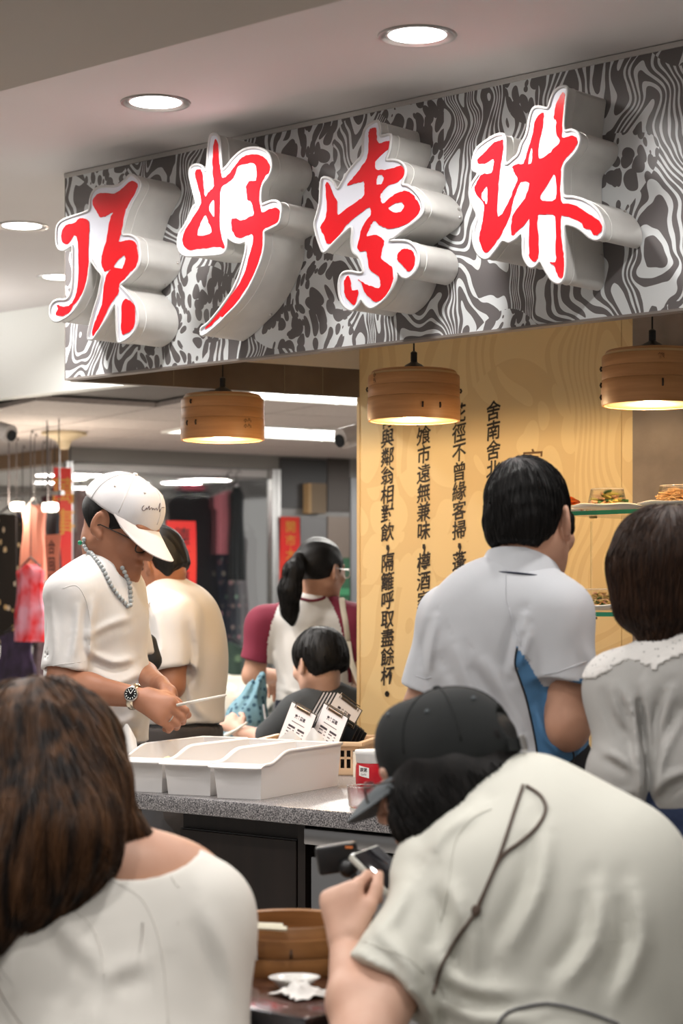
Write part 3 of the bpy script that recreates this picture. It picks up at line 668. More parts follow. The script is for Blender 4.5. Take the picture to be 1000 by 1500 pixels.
def clipboard(x, y, lean, yaw, lab, papered=True, wd=.095, ht=.155, tilt=0., group=None):
    """stands in the basket; lean tips it backwards, yaw turns it"""
    c, s = math.cos(lean), math.sin(lean)
    base = np.array([x, y, .004+.5*wd*abs(math.sin(tilt))*math.cos(lean)+.002])
    X = np.array([math.cos(yaw), math.sin(yaw), 0]); Nn = np.array([-math.sin(yaw), math.cos(yaw), 0])
    Yv = UP*c+Nn*s; Zv = np.cross(X, Yv)
    X2 = X*math.cos(tilt)+Yv*math.sin(tilt); Y2 = -X*math.sin(tilt)+Yv*math.cos(tilt)
    Mx = bkM@basis(X2, Y2, np.cross(X2, Y2), base)
    o = Mx[:3,3]
    t = thing('clipboard', lab, 'clipboard', o, 0, group)
    R3 = Mx.copy(); R3[:3,3] = 0
    part('board', tr(box(-wd/2, wd/2, 0, ht, -.0025, 0, .001, 1), R3), M_board, t)
    if papered:
        part('menu_sheet', tr(box(-wd/2+.004, wd/2-.004, .004, ht-.003, .0004, .0012), R3), M_menu, t)
        gs = []; rs = np.random.RandomState(3)
        for cx in (-.022, .022):
            gs.append(box(cx-.016, cx+.016, ht*.60, ht*.60+.006, .0013, .0015))
            for r in range(9):
                y0 = ht*.56-r*.0095; gs.append(box(cx-.017, cx-.017+.012+.009*rs.rand(), y0, y0+.003, .0013, .0015)); gs.append(box(cx+.009, cx+.016, y0, y0+.0025, .0013, .0015))
        gs.append(box(-.038, .038, .012, .019, .0013, .0015)); gs.append(box(-.03, .03, ht*.70, ht*.70+.002, .0013, .0015))
        part('menu_print', tr(join(*gs), R3), M_print, t, smooth=False)
        V, Fc = glyph('素食菜單', .0125, .0004); V = V+np.array([0, ht*.80, .0014]); part('menu_title', tr((V, Fc), R3), M_print, t, smooth=False)
    part('clip', tr(join(tube([(-.035,ht-.012,.004),(-.035,ht+.003,.003),(.035,ht+.003,.003),(.035,ht-.012,.004)], .0016, 6), box(-.03,.03,ht-.012,ht-.004,.001,.004,.001,1)), R3), mat('clip_metal', (.25,.2,.15), .3, 1.), t)
    return t
clipboard(-.088, .0, .22, -.62, 'clipboard with a pink-white menu sheet standing at the open end of the basket', tilt=-.30, wd=.125, ht=.168)
for k in range(5):
    clipboard(-.045+.012*k, .064-.008*k, .12, .72, 'black clipboard leaning in the fanned middle row of the basket', True, tilt=-.62, ht=.20, wd=.10, group='fanned black clipboards')
clipboard(.015, -.04, .18, -.62, 'clipboard with a menu sheet in front of the fanned black clipboards', tilt=-.34, wd=.12, ht=.165)
for k in range(4):
    clipboard(.040+.010*k, -.015+.006*k, .16, -.45, 'black clipboard stacked behind the front menu sheet', False, tilt=-.42, ht=.14-.007*k, wd=.09, group='clipboards behind the front menu')

# ------------------------------------------------------------------ red-labelled jar and clear cup
jp = onlevel(545, 1158, CZ)
jr = thing('jar', 'white lidded jar with a red body and small white label', 'jar', (jp[0], jp[1], CZ+.0005))
part('body', lathe([(.03,.0),(.038,.002),(.042,.012),(.043,.04),(.042,.062),(.039,.072)], 32), mat('jar_red', (.50,.012,.022), .25, vary=(20, (.42,.01,.02))), jr, smooth=40)
part('lid', lathe([(.0385,.070),(.042,.074),(.0425,.09),(.044,.092),(.0445,.1),(.043,.103),(.036,.103),(.034,.099),(0,.099)], 32), mat('jar_white', (.82,.82,.80), .3), jr, smooth=40)
def onjar(g, a, z, R): 
    V = np.asarray(g[0]); return np.array([(R*math.cos(a+x/R), R*math.sin(a+x/R), z+y) for x, y, _ in V]), g[1]
part('label', onjar(grid(lambda a, b: ((a-.5)*.03, (b-.5)*.026+.10*(a-.5)*.03*-2, 0), 8, 3), a0-.55, .05, .0432), M_paper, jr, smooth=False)
part('label_text', onjar(join(tr(glyph('蒜泥', .0105, .0003), basis((1,0,0),(0,1,0),(0,0,1),(0,.004,0))), tr(glyph('Garlic', .007), basis((1,0,0),(0,1,0),(0,0,1),(0,-.007,0)))), a0-.55, .05, .0436), M_print, jr, smooth=False)
cp = onlevel(533, 1183, CZ)
cu = thing('clear_cup', 'low clear plastic cup on the worktop in front of the red jar', 'cup', (cp[0], cp[1], CZ+.0005))
part('cup', lathe([(0,.0),(.032,.0),(.036,.004),(.040,.05),(.0385,.05),(.034,.005),(0,.003)], 32), M_clear, cu, smooth=40)
part('rim', tube([(.0405*math.cos(a), .0405*math.sin(a), .05) for a in np.linspace(0, 2*math.pi, 33)[:-1]], .0016, 6, True), M_clear, cu, smooth=True)
bx = onlevel(532, 1140, CZ); 
single('plastic_tub', tr(open_box(.085,.07,.07,.003), rotz(.45, (.062, 5.54, CZ+.0005))), mat('cream_plastic', (.78,.70,.58), .45), 'cream plastic tub standing behind the red-labelled jar', 'tub')
hb = onlevel(560, 1120, CZ)
hk = thing('holed_basket', 'cream plastic basket with small square holes against the poem panel', 'basket', (hb[0]+.02, hb[1]-.12, CZ+.0005), R_SIGN)
for nm, g in (('front_wall', tr(wall_holes(.2, .1), at(0, 0, 0))), ('rear_wall', tr(wall_holes(.2, .1), at(0, .12, 0))), ('end_wall', tr(wall_holes(.12, .1), at(.003, 0, math.pi/2))), ('end_wall', tr(wall_holes(.12, .1), at(.203, 0, math.pi/2)))):
    part(nm, g, mat('cream_plastic'), hk)
part('base', box(0,.2,0,.12,0,.003), mat('cream_plastic'), hk)

# ================================================================== glass shelves with covered plates
M_glass = mat('clear_glass', (.93,.98,.95), .03, trans=1., ior=1.3, alpha=.35)
M_gedge = mat('green_glass_edge', (.015,.16,.085), .12, coat=.5)
SHN = 4.35
s0, s1 = tn(onplane(826, 740, SHN))[0], tn(onplane(1150, 740, SHN))[0]
zU = onplane(900, 747, SHN)[2]; zL = onplane(870, 897, SHN)[2]
rk = thing('display_shelf', 'green-edged glass shelf rack holding covered plates of food', 'shelf', wp(s0, SHN, CZ+.0005), R_SIGN)
L = s1-s0; DP = .34
for z in (zU, zL):
    part('glass_shelf', box(0, L, .004, DP, z-CZ-.011, z-CZ), M_glass, rk)
    part('glass_edge', box(0, L, 0, .004, z-CZ-.011, z-CZ), M_gedge, rk)
for x in (.012, L-.03): 
    part('rear_upright', box(x, x+.012, DP+.002, DP+.014, 0, zU-CZ+.0), M_steel, rk)
for x in (.03, .30): 
    for z in (zU, zL): part('shelf_clip', tr(lathe([(.0,.0),(.011,.001),(.011,.007),(.0,.008)], 16), rotz(0, (x+.04,.03,z-CZ-.0195))), mat('brass', (.45,.33,.15), .3, 1.), rk)
xg = tn(onplane(868, 800, SHN+DP))[0]-s0
part('rear_fin', box(xg-.002, xg+.0025, DP-.0085, DP-.0045, 0, zL-CZ-.012), M_glass, rk); part('rear_fin', box(xg-.002, xg+.0025, DP-.0085, DP-.0045, zL-CZ+.001, zU-CZ-.012), M_glass, rk)
part('back_glass', box(.0, L, DP-.004, DP, zL-CZ+.002, zU-CZ-.012), M_glass, rk)
M_china = mat('white_china', (.84,.83,.80), .18, coat=.3)
M_dome = mat('clear_dome', (.97,.97,.97), .05, trans=1., ior=1.12, alpha=.4)
def covered_plate(u, dn, z, R, lab, food, dome=True, grp='covered plates'):
    p = onplane(u, 800, SHN+dn)
    t = thing('food_plate', lab, 'plate', (p[0], p[1], z+.0005), 0, grp)
    # square-ish plate with raised wavy corners
    def f(a, b):
        th = b*2*math.pi; sq = 1/max(abs(math.cos(th)), abs(math.sin(th)))**.55; r = R*a*sq
        return (r*math.cos(th+.5), r*math.sin(th+.5), .004+.013*a**3+.0022*a**4*math.cos(4*th))
    part('plate', grid(f, 8, 40, -.003), M_china, t, smooth=True)
    if dome:
        d = R*.66
        part('dome', lathe([(d,.012),(d*.985,.014),(d*.80,.058),(d*.74,.062),(0,.0625),(0,.0615),(d*.73,.061),(d*.79,.057),(d*.965,.013)], 40), M_dome, t, smooth=40)
        part('dome_rim', tube([(d*1.0*math.cos(a), d*1.0*math.sin(a), .0135) for a in np.linspace(0,2*math.pi,37)[:-1]], .0013, 6, True), M_dome, t, smooth=True)
        part('dome_glint', tube([(d*.785*math.cos(a), d*.785*math.sin(a), .060) for a in np.linspace(0,2*math.pi,37)[:-1]], .0012, 6, True), mat('dome_highlight', (.9,.8,.7), .1, alpha=.6), t, smooth=True)  # pale ring puts a painted highlight on the dome's shoulder
    rs = np.random.RandomState(int(u))
    cols = {'noodle': [(.80,.50,.24),(.84,.58,.30)], 'salad': [(.80,.45,.20),(.72,.40,.22),(.05,.13,.04),(.62,.55,.12)], 'carrot': [(.70,.12,.01)], 'mix': [(.70,.42,.16),(.60,.45,.14),(.74,.38,.24),(.10,.16,.04)]}[food]
    nst = {'noodle': 130, 'salad': 70, 'carrot': 16, 'mix': 100}[food]
    for ci, c in enumerate(cols):
        gs = []
        for k in range(nst//len(cols)):
            a = rs.rand()*6.28; r = R*.5*math.sqrt(rs.rand()); hgt = .013+.042*(1-(r/(R*.5))**2)*rs.rand()**.6; d = rs.rand()*6.28; l = .018+.016*rs.rand()
            c0_ = np.array([r*math.cos(a), r*math.sin(a), hgt]); dd = np.array([math.cos(d), math.sin(d), .5*(rs.rand()-.5)])
            gs.append(tube([c0_-dd*l, c0_+UP*.005*rs.rand(), c0_+dd*l*.9-UP*.004], .0021 if food in ('noodle','mix') else .0038, 5))
        if food in ('salad', 'mix'):
            gs.append(sphere((0,0,.012), R*.4, 12, 6, (1,1,.22)))
        part('food_shreds', join(*gs), mat('food_%s_%d' % (food, ci), c, .4, coat=.2), t, smooth=True)
    return t
covered_plate(889, .10, zU, .082, 'plate of pale salad under a clear dome on the upper glass shelf', 'salad')
covered_plate(992, .09, zU, .085, 'plate heaped with orange shreds under a clear dome on the upper shelf', 'noodle')
covered_plate(835, .20, zU, .06, 'small plate with a red-orange garnish on the upper glass shelf', 'carrot', False)
covered_plate(880, .10, zL, .082, 'plate of mixed shreds under a clear dome on the lower glass shelf', 'mix')
covered_plate(985, .14, zL, .082, 'covered plate on the lower glass shelf behind the brown bob', 'noodle')
# things on the worktop behind the two standing customers
M_grey = mat('grey_plastic', (.30,.28,.26), .5)
w0 = onplane(853, 1170, 3.95)
ws = thing('bowl_stack', 'tall stack of grey-brown bowls beside the clear tubs', 'bowls', (w0[0], w0[1], CZ+.0005))
for k in range(15): part('bowl', tr(lathe([(.02,0),(.022,.003),(.040,.014),(.042,.016),(.040,.0165),(.02,.005),(0,.005)], 24), rotz(0,(.001*((k*7)%3-1),0,.0085*k))), M_grey, ws, smooth=40)
w1 = onplane(880, 1170, 3.85)
c1_ = thing('clear_tub', 'clear lidded tub with dark sauce standing on a lower tub', 'tub', (w1[0]-.03, w1[1], CZ+.062), R_SIGN)
part('tub', open_box(.15,.11,.075,.002), M_clear, c1_); part('lid', box(-.004,.154,-.004,.114,.076,.086,.003), mat('cream_plastic'), c1_); part('sauce', box(.003,.147,.003,.107,.003,.022), mat('sauce', (.10,.04,.02), .2), c1_)
c2_ = thing('clear_tub', 'clear tub with peach lining standing on the worktop under another tub', 'tub', (w1[0]-.03, w1[1], CZ+.0005), R_SIGN)
part('tub', open_box(.15,.11,.058,.002), M_clear, c2_); part('rim', box(-.006,.156,-.006,.116,.0582,.0612,.001,1), mat('jar_white'), c2_); part('lining', box(.004,.146,.004,.106,.003,.035,.003), mat('peach_paper', (.72,.47,.32), .7), c2_)
# ================================================================== the diners' table in front
TZ = .75
M_table = mat('table_wood', (.055,.022,.014), .16, vary=(5, (.08,.034,.02), 4, (1,6,1)), coat=.5)
tp = onlevel(430, 1452, TZ)
tA_ = onlevel(447, 1491, TZ); trot = R_SIGN
tb = thing('dining_table', 'small dark polished wood table with a black metal edge', 'table', (tA_[0], tA_[1], 0), trot)
part('table_top', box(-.62,-.004,.004,.62,TZ-.028,TZ,.003), M_table, tb)
part('edge_band', box(-.622,.002,-.002,.005,TZ-.03,TZ-.001,.002), mat('edge_metal', (.10,.10,.11), .2, 1.), tb); part('edge_band', box(-.005,.002,.0055,.622,TZ-.03,TZ-.001,.002), mat('edge_metal'), tb)
part('pedestal', tr(lathe([(.13,0),(.13,.015),(.05,.03),(.035,.06),(.035,TZ-.028)], 24), rotz(0,(-.31,.33,0))), M_metal_dark, tb)
sp = px(423, 1440, 3.38)
st = thing('bamboo_steamer', 'open bamboo steamer basket standing on the dark table', 'steamer', (sp[0], sp[1]+.02, TZ+.0005), .3)
M_bam2 = mat('old_bamboo', (.29,.13,.042), .4, vary=(6, (.20,.085,.026), 4, (1,1,10)))
R = .118
part('lower_band', lathe([(R-.009,.0),(R,.0),(R+.001,.004),(R+.001,.028),(R,.031),(R-.009,.031)], 56, True), M_bam2, st, smooth=40)
part('upper_band', lathe([(R-.009,.032),(R+.0005,.032),(R+.0015,.036),(R+.0015,.057),(R+.0005,.061),(R-.009,.061)], 56, True), M_bam2, st, smooth=40)
part('inner_ring', lathe([(R-.017,.006),(R-.0095,.006),(R-.0095,.078),(R-.012,.081),(R-.017,.078)], 56, True), M_bam2, st, smooth=40)
for k in range(11): 
    y = -.09+.018*k; w = math.sqrt(max((R-.012)**2-y*y, 0)); part('slat', box(-w, w, y-.006, y+.006, .008, .012), M_bam2, st)
part('stitch', tube([(R*math.cos(a0-.25), R*math.sin(a0-.25), .034), ((R+.005)*math.cos(a0-.25), (R+.005)*math.sin(a0-.25), .04), (R*math.cos(a0-.25), R*math.sin(a0-.25), .048)], .0022, 6), M_stitch, st, smooth=True)
stl = np.array(st.location)
M_ivory = mat('ivory_plastic', (.80,.76,.60), .35)
for k in range(2):
    q = px(374-8*k, 1368-1.5*k, 3.3); r = px(420-6*k, 1374-2*k, 3.27)
    d = (r-q)/np.linalg.norm(r-q); z = TZ+.0845+.004*k
    q = np.array([r[0]-d[0]*.2, r[1]+.005*k+.05, z]); r2 = np.array([r[0], r[1]+.005*k, z-.001])
    single('chopstick', tube([q, r2], [.0026, .0042], 4), M_ivory, 'cream plastic chopstick resting across the bamboo steamer', 'chopstick', 'pair of cream chopsticks', smooth=False)
dp = onlevel(430, 1440, TZ)
ds = thing('sauce_dish', 'small white oval dish with brown sauce beside the steamer', 'dish', (px(431,0,3.205)[0], 3.205, TZ+.0005), .1)
V, Fc = lathe([(0,0),(.02,0),(.024,.003),(.038,.016),(.0405,.0175),(.040,.019),(.036,.0165),(.02,.005),(0,.0045)], 36)
part('dish', (np.asarray(V)*np.array([1,.8,1]), Fc), M_china, ds, smooth=True)
V, Fc = lathe([(0,.009),(.027,.009),(.027,.0085),(0,.0085)], 28); part('sauce', (np.asarray(V)*np.array([1,.8,1]), Fc), mat('dish_sauce', (.23,.10,.04), .15), ds)
np_ = px(452, 1470, 3.115)
rs = np.random.RandomState(5); nz = rs.rand(12, 12)
def napk(a, b):
    x, y = (a-.5), (b-.5); r = math.hypot(x, y); i, j = a*10, b*10
    i0, j0 = min(int(i),10), min(int(j),10); fu, fv = i-i0, j-j0
    n = nz[i0,j0]*(1-fu)*(1-fv)+nz[i0+1,j0]*fu*(1-fv)+nz[i0,j0+1]*(1-fu)*fv+nz[i0+1,j0+1]*fu*fv
    return (x*.085*(1-.2*n), y*.075, .002+.020*math.exp(-(((x+.12)**2+y*y)/.05))+.016*n*(1-r))
single('paper_napkin', tr(grid(napk, 26, 26, .0006), rotz(.6, (np_[0]-.008, np_[1]+.03, TZ+.0005))), M_paper, 'crumpled white paper napkin lying against the sauce dish', 'napkin', smooth=40)
tq = px(366, 1400, 3.28)
def hang(a, b): return (tq[0]-.022+.034*a, tq[1]+.02*math.sin(3*a)+.01*b-.02, TZ+.088-.075*b*(1-.25*a)+.002*math.sin(9*a))
single('paper_sheet', grid(hang, 10, 8, .0006), M_paper, 'pale blue-white sheet draped over the rim of the steamer', 'paper', smooth=40)
# ================================================================== sculpting: smooth solids on a grid
def nrm(v): v = np.asarray(v, float); return v/(np.linalg.norm(v)+1e-12)
class Solid:
    """list of shapes combined with smooth union / subtraction / cuts; meshed with surface nets"""
    def __init__(s): s.ops = []; s.folds = []; s.pts = []; s.post = []
    def _b(s, *p):
        for q, r in p: s.pts.append(np.asarray(q, float)-r); s.pts.append(np.asarray(q, float)+r)
    def cap(s, a, b, ra, rb, k=.02, op='u'):
        a, b = np.asarray(a, float), np.asarray(b, float); d = b-a; L2 = float(d@d)+1e-12
        def f(P):
            t = np.clip((P-a)@d/L2, 0, 1); return np.linalg.norm(P-a-t[:,None]*d, axis=1)-(ra+(rb-ra)*t)
        s.ops.append((op, k, f)); 
        if op == 'u': s._b((a, ra), (b, rb))
        return s
    def chain(s, pts, rad, k=.02):
        for i in range(len(pts)-1): s.cap(pts[i], pts[i+1], rad[i], rad[i+1], k)
        return s
    def ell(s, c, r, X=None, Y=None, k=.02, op='u'):
        c = np.asarray(c, float); r = np.asarray(r, float)
        if X is None: Q = np.eye(3)
        else:
            X = nrm(X); Y = nrm(np.asarray(Y)-X*np.dot(X, Y)); Q = np.stack([X, Y, np.cross(X, Y)])
        def f(P):
            q = (P-c)@Q.T; k0 = np.linalg.norm(q/r, axis=1); k1 = np.linalg.norm(q/(r*r), axis=1)+1e-9
            return k0*(k0-1)/k1
        s.ops.append((op, k, f))
        if op == 'u': s._b((c, r.max()))
        return s
    def ecap(s, a, b, ra, rb, X, k=.03, op='u', flat=.6):
        """capsule from a to b with an oval section (half width along X, half depth)"""
        a, b = np.asarray(a, float), np.asarray(b, float); d = b-a; L = np.linalg.norm(d); d = d/L
        X = nrm(np.asarray(X)-d*np.dot(X, d)); Y = np.cross(d, X)
        def f(P):
            q = P-a; z = q@d; t = np.clip(z/L, 0, 1); zz = z-t*L; x = q@X; y = q@Y
            wx = ra[0]+(rb[0]-ra[0])*t; wy = ra[1]+(rb[1]-ra[1])*t; wz = np.minimum(wx, wy)*flat*1.6
            k0 = np.sqrt((x/wx)**2+(y/wy)**2+(zz/wz)**2); k1 = np.sqrt((x/wx**2)**2+(y/wy**2)**2+(zz/wz**2)**2)+1e-9
            return k0*(k0-1)/k1
        s.ops.append((op, k, f))
        if op == 'u': s._b((a, max(ra)), (b, max(rb)))
        return s
    def cut(s, p, n, k=.004, near=None):
        """remove what lies on the +n side of the plane through p (within `near` of p)"""
        p = np.asarray(p, float); n = nrm(n)
        if near is None: f = lambda P: (P-p)@n
        else:
            def f(P): return np.maximum((P-p)@n, 0)*0+np.where(np.linalg.norm(P-p, axis=1) < near, (P-p)@n, -1.)
        s.ops.append(('i', k, f)); return s
    def sub(s, k=.006):   # next shape made with op='s'
        return s
    def fold(s, path, w, h):
        P = np.asarray(path, float); U, V = topx(P); C = catmull(np.stack([U, V], 1), 3)
        s.folds.append((C, w*F/P[:,1].mean()*.85, h*1.35)); return s
    def disp(s, fn): s.post.append(fn); return s
    def __call__(s, P):
        d = np.full(len(P), 9.)
        for op, k, f in s.ops:
            v = f(P)
            if op == 'u':
                h = np.maximum(k-np.abs(d-v), 0)/max(k, 1e-6); d = np.minimum(d, v)-h*h*k*.25
            elif op == 's':
                v = -v; h = np.maximum(k-np.abs(d-v), 0)/max(k, 1e-6); d = np.maximum(d, v)+h*h*k*.25
            else:
                h = np.maximum(k-np.abs(d-v), 0)/max(k, 1e-6); d = np.maximum(d, v)+h*h*k*.25
        if s.folds:
            U, V = topx(P); Q = np.stack([U, V], 1)
            for path, w, hh in s.folds:
                m = np.full(len(P), 1e4); sg = np.zeros(len(P)); tp = np.ones(len(P))
                for i in range(len(path)-1):
                    a, e = path[i], path[i+1]-path[i]; t = np.clip((Q-a)@e/(e@e+1e-9), 0, 1); r = Q-a-t[:,None]*e; q = np.linalg.norm(r, axis=1)
                    g = (i+t)/(len(path)-1); cr = np.sign(e[0]*r[:,1]-e[1]*r[:,0]); k = q < m
                    m = np.where(k, q, m); sg = np.where(k, cr, sg); tp = np.where(k, np.sin(np.pi*np.clip(g, .03, .97))**.6, tp)
                x = m*sg/w; d = d-hh*tp*(np.exp(-x*x)-.75*np.exp(-((x-1.7)/1.1)**2))
        for fn in s.post: d = d+fn(P)
        return d
    def mesh(s, h, pad=.03):
        B = np.array(s.pts); lo = B.min(0)-pad; hi = B.max(0)+pad
        return nets(s, lo, hi, h)
def nets(fn, lo, hi, h, c=4):
    nc = np.ceil((hi-lo)/(h*c)).astype(int)+1; nf = nc*c+1
    ax = [lo[i]+h*c*np.arange(nc[i]+1) for i in range(3)]
    G = np.stack(np.meshgrid(*ax, indexing='ij'), -1)
    dc = fn(G.reshape(-1, 3)).reshape(G.shape[:3])
    near = np.abs(dc) < h*c*2.2
    act = np.zeros(nc, bool)
    for i in (0,1):
        for j in (0,1):
            for k in (0,1): act |= near[i:i+nc[0], j:j+nc[1], k:k+nc[2]]
    D = np.repeat(np.repeat(np.repeat(dc, c, 0), c, 1), c, 2)[:nf[0], :nf[1], :nf[2]].copy()
    Mk = np.zeros(nf, bool)
    R = np.repeat(np.repeat(np.repeat(act, c, 0), c, 1), c, 2)
    for i in (0,1):
        for j in (0,1):
            for k in (0,1): Mk[i:i+R.shape[0], j:j+R.shape[1], k:k+R.shape[2]] |= R
    idx = np.argwhere(Mk)
    vals = np.empty(len(idx))
    for a in range(0, len(idx), 300000): vals[a:a+300000] = fn(lo+h*idx[a:a+300000])
    D[Mk] = vals
    S = D < 0
    n0, n1, n2 = nf
    cs = np.zeros((n0-1, n1-1, n2-1), int)
    for i in (0,1):
        for j in (0,1):
            for k in (0,1): cs += S[i:n0-1+i, j:n1-1+j, k:n2-1+k]
    cells = np.argwhere((cs > 0) & (cs < 8)); ci = -np.ones(cs.shape, np.int64); ci[tuple(cells.T)] = np.arange(len(cells))
    acc = np.zeros((len(cells), 3)); cnt = np.zeros(len(cells))
    cor = [(i,j,k) for i in (0,1) for j in (0,1) for k in (0,1)]
    for a in cor:
        for ax_ in range(3):
            if a[ax_]: continue
            b = list(a); b[ax_] = 1
            da = D[tuple((cells+np.array(a)).T)]; db = D[tuple((cells+np.array(b)).T)]
            m = (da < 0) != (db < 0); t = da[m]/(da[m]-db[m]+1e-12)
            q = np.repeat(np.array([a], float), m.sum(), 0); q[:,ax_] += t; acc[m] += q; cnt[m] += 1
    V = lo+h*(cells+acc/cnt[:,None])
    Fs = []
    for ax_ in range(3):
        sl0 = [slice(None)]*3; sl1 = [slice(None)]*3; sl0[ax_] = slice(0, -1); sl1[ax_] = slice(1, None)
        A, B_ = S[tuple(sl0)], S[tuple(sl1)]
        o1, o2 = (ax_+1) % 3, (ax_+2) % 3
        E = np.argwhere(A != B_)
        ok = (E[:,o1] > 0) & (E[:,o2] > 0) & (E[:,o1] < nf[o1]-1) & (E[:,o2] < nf[o2]-1); E = E[ok]
        d1 = np.zeros(3, int); d1[o1] = 1; d2 = np.zeros(3, int); d2[o2] = 1
        q = np.stack([ci[tuple((E-d1-d2).T)], ci[tuple((E-d2).T)], ci[tuple(E.T)], ci[tuple((E-d1).T)]], 1)
        inside = A[tuple(E.T)]; q[~inside] = q[~inside][:, ::-1]; Fs.append(q)
    return V, np.vstack(Fs)
def wrinkle(sc, amp, dirn=(0,0,1), seed=0):
    """soft pseudo-random cloth wrinkles that run along dirn"""
    rs = np.random.RandomState(seed); d = nrm(dirn); K = []
    for i in range(7):
        v = rs.normal(size=3); v = v-.72*d*np.dot(v, d); K.append((nrm(v)*sc*(.6+1.3*rs.rand()), rs.rand()*6.28, .5+rs.rand()))
    def f(P):
        a = np.zeros(len(P))
        w = P+.012*np.sin(P[:, [1,2,0]]*23+seed)
        for k, ph, g in K: a += g*np.sin(w@k+ph)
        return -amp*a/4
    return f
def bvh(ob): 
    me = ob.data; o = root_loc(ob); V = [tuple(np.array(v.co)+o) for v in me.vertices]
    return BVHTree.FromPolygons(V, [tuple(p.vertices) for p in me.polygons])
def drape(tree, pts, lift=.002, sub=5, closed=False):
    """lay a line, given by where it shows in the photograph, onto a surface"""
    P = catmull(np.asarray(pts, float), sub, closed); out = []
    o = Vector((0, 0, H))
    for u, v in P:
        d = Vector(px(u, v, 1.))-o; d.normalize()
        hit, nr, i, dist = tree.ray_cast(o, d)
        if hit is None: continue
        n = nr if nr.dot(d) < 0 else -nr
        out.append(np.array(hit)+np.array(n)*lift)
    return np.array(out)
def pip(poly, U, V):
    poly = np.asarray(poly, float); ins = np.zeros(len(U), bool); n = len(poly)
    for i in range(n):
        x1, y1 = poly[i]; x2, y2 = poly[(i+1) % n]
        c = ((y1 > V) != (y2 > V)) & (U < (x2-x1)*(V-y1)/(y2-y1+1e-12)+x1); ins ^= c
    return ins
def paint(ob, fn, slot):
    """give the faces whose centre satisfies fn another material slot (a differently coloured piece of cloth)"""
    me = ob.data; n = len(me.polygons); c = np.empty(n*3); me.polygons.foreach_get('center', c); c = c.reshape(-1, 3)+root_loc(ob)
    nn = np.empty(n*3); me.polygons.foreach_get('normal', nn); nn = nn.reshape(-1, 3)
    mi = np.empty(n, np.int32); me.polygons.foreach_get('material_index', mi); mi[fn(c, nn)] = slot; me.polygons.foreach_set('material_index', mi)
def topx(P): return 500+P[:,0]*F/P[:,1], HZ-(P[:,2]-H)*F/P[:,1]
def sculpt(name, S, h, m, root, label=None):
    V, Fc = S.mesh(h); o = part(name, (V, Fc), m, root, world=True, smooth=True, label=label); return o

# ------------------------------------------------------------------ a head, in its own frame
class Frame:
    def __init__(s, c, f, u, k=1.):
        s.c = np.asarray(c, float); s.f = nrm(f); u = np.asarray(u, float); s.u = nrm(u-s.f*np.dot(u, s.f)); s.r = np.cross(s.f, s.u); s.k = k
    def __call__(s, x, y, z): return s.c+s.k*(s.r*x+s.f*y+s.u*z)      # right, forward, up
def add_head(S, h, face=True, ears=True):
    k = h.k
    S.ell(h(0,-.012,.022), np.array([.076,.096,.088])*k, h.r, h.f, k=.02*k)
    S.ell(h(0,.026,-.045), np.array([.064,.072,.078])*k, h.r, h.f, k=.03*k)
    S.cap(h(-.048,-.005,-.06), h(-.016,.070,-.110), .022*k, .020*k, .03*k); S.cap(h(.048,-.005,-.06), h(.016,.070,-.110), .022*k, .020*k, .03*k)
    S.ell(h(0,.082,-.106), np.array([.02,.016,.015])*k, h.r, h.f, k=.015*k)
    if face:
        S.ell(h(0,.080,.020), np.array([.052,.018,.014])*k, h.r, h.f, k=.02*k)
        for e in (-1, 1):
            S.ell(h(e*.034,.106,-.004), np.array([.018,.014,.012])*k, h.r, h.f, k=.012*k, op='s')
            S.ell(h(e*.033,.086,-.004), np.array([.015,.0135,.012])*k, h.r, h.f, k=.004*k)
            S.ell(h(e*.042,.072,-.032), np.array([.02,.02,.02])*k, h.r, h.f, k=.02*k)
            S.ell(h(e*.0125,.103,-.050), np.array([.0085,.010,.008])*k, h.r, h.f, k=.006*k)
        S.cap(h(0,.094,.006), h(0,.114,-.044), .0065*k, .0115*k, .012*k)
        S.ell(h(0,.094,-.071), np.array([.022,.011,.006])*k, h.r, h.f, k=.006*k)
        S.ell(h(0,.092,-.083), np.array([.019,.011,.0065])*k, h.r, h.f, k=.006*k)
        S.cap(h(-.022,.101,-.077), h(.022,.101,-.077), .0022*k, .0022*k, .003*k, op='s')
    if ears:
        for e in (-1, 1):
            X = h.r*e*.55-h.f*.83; c = h(e*.081,-.008,-.012)
            S.ell(c, np.array([.0185,.034,.0085])*k, X, h.u+h.f*-.15, k=.006*k)
            S.ell(c+h.k*(h.r*e*.006+h.f*.006+h.u*.004), np.array([.0105,.021,.006])*k, X, h.u, k=.004*k, op='s')
            S.ell(h(e*.078,.006,-.040), np.array([.007,.008,.011])*k, h.r, h.f, k=.006*k)
    return S
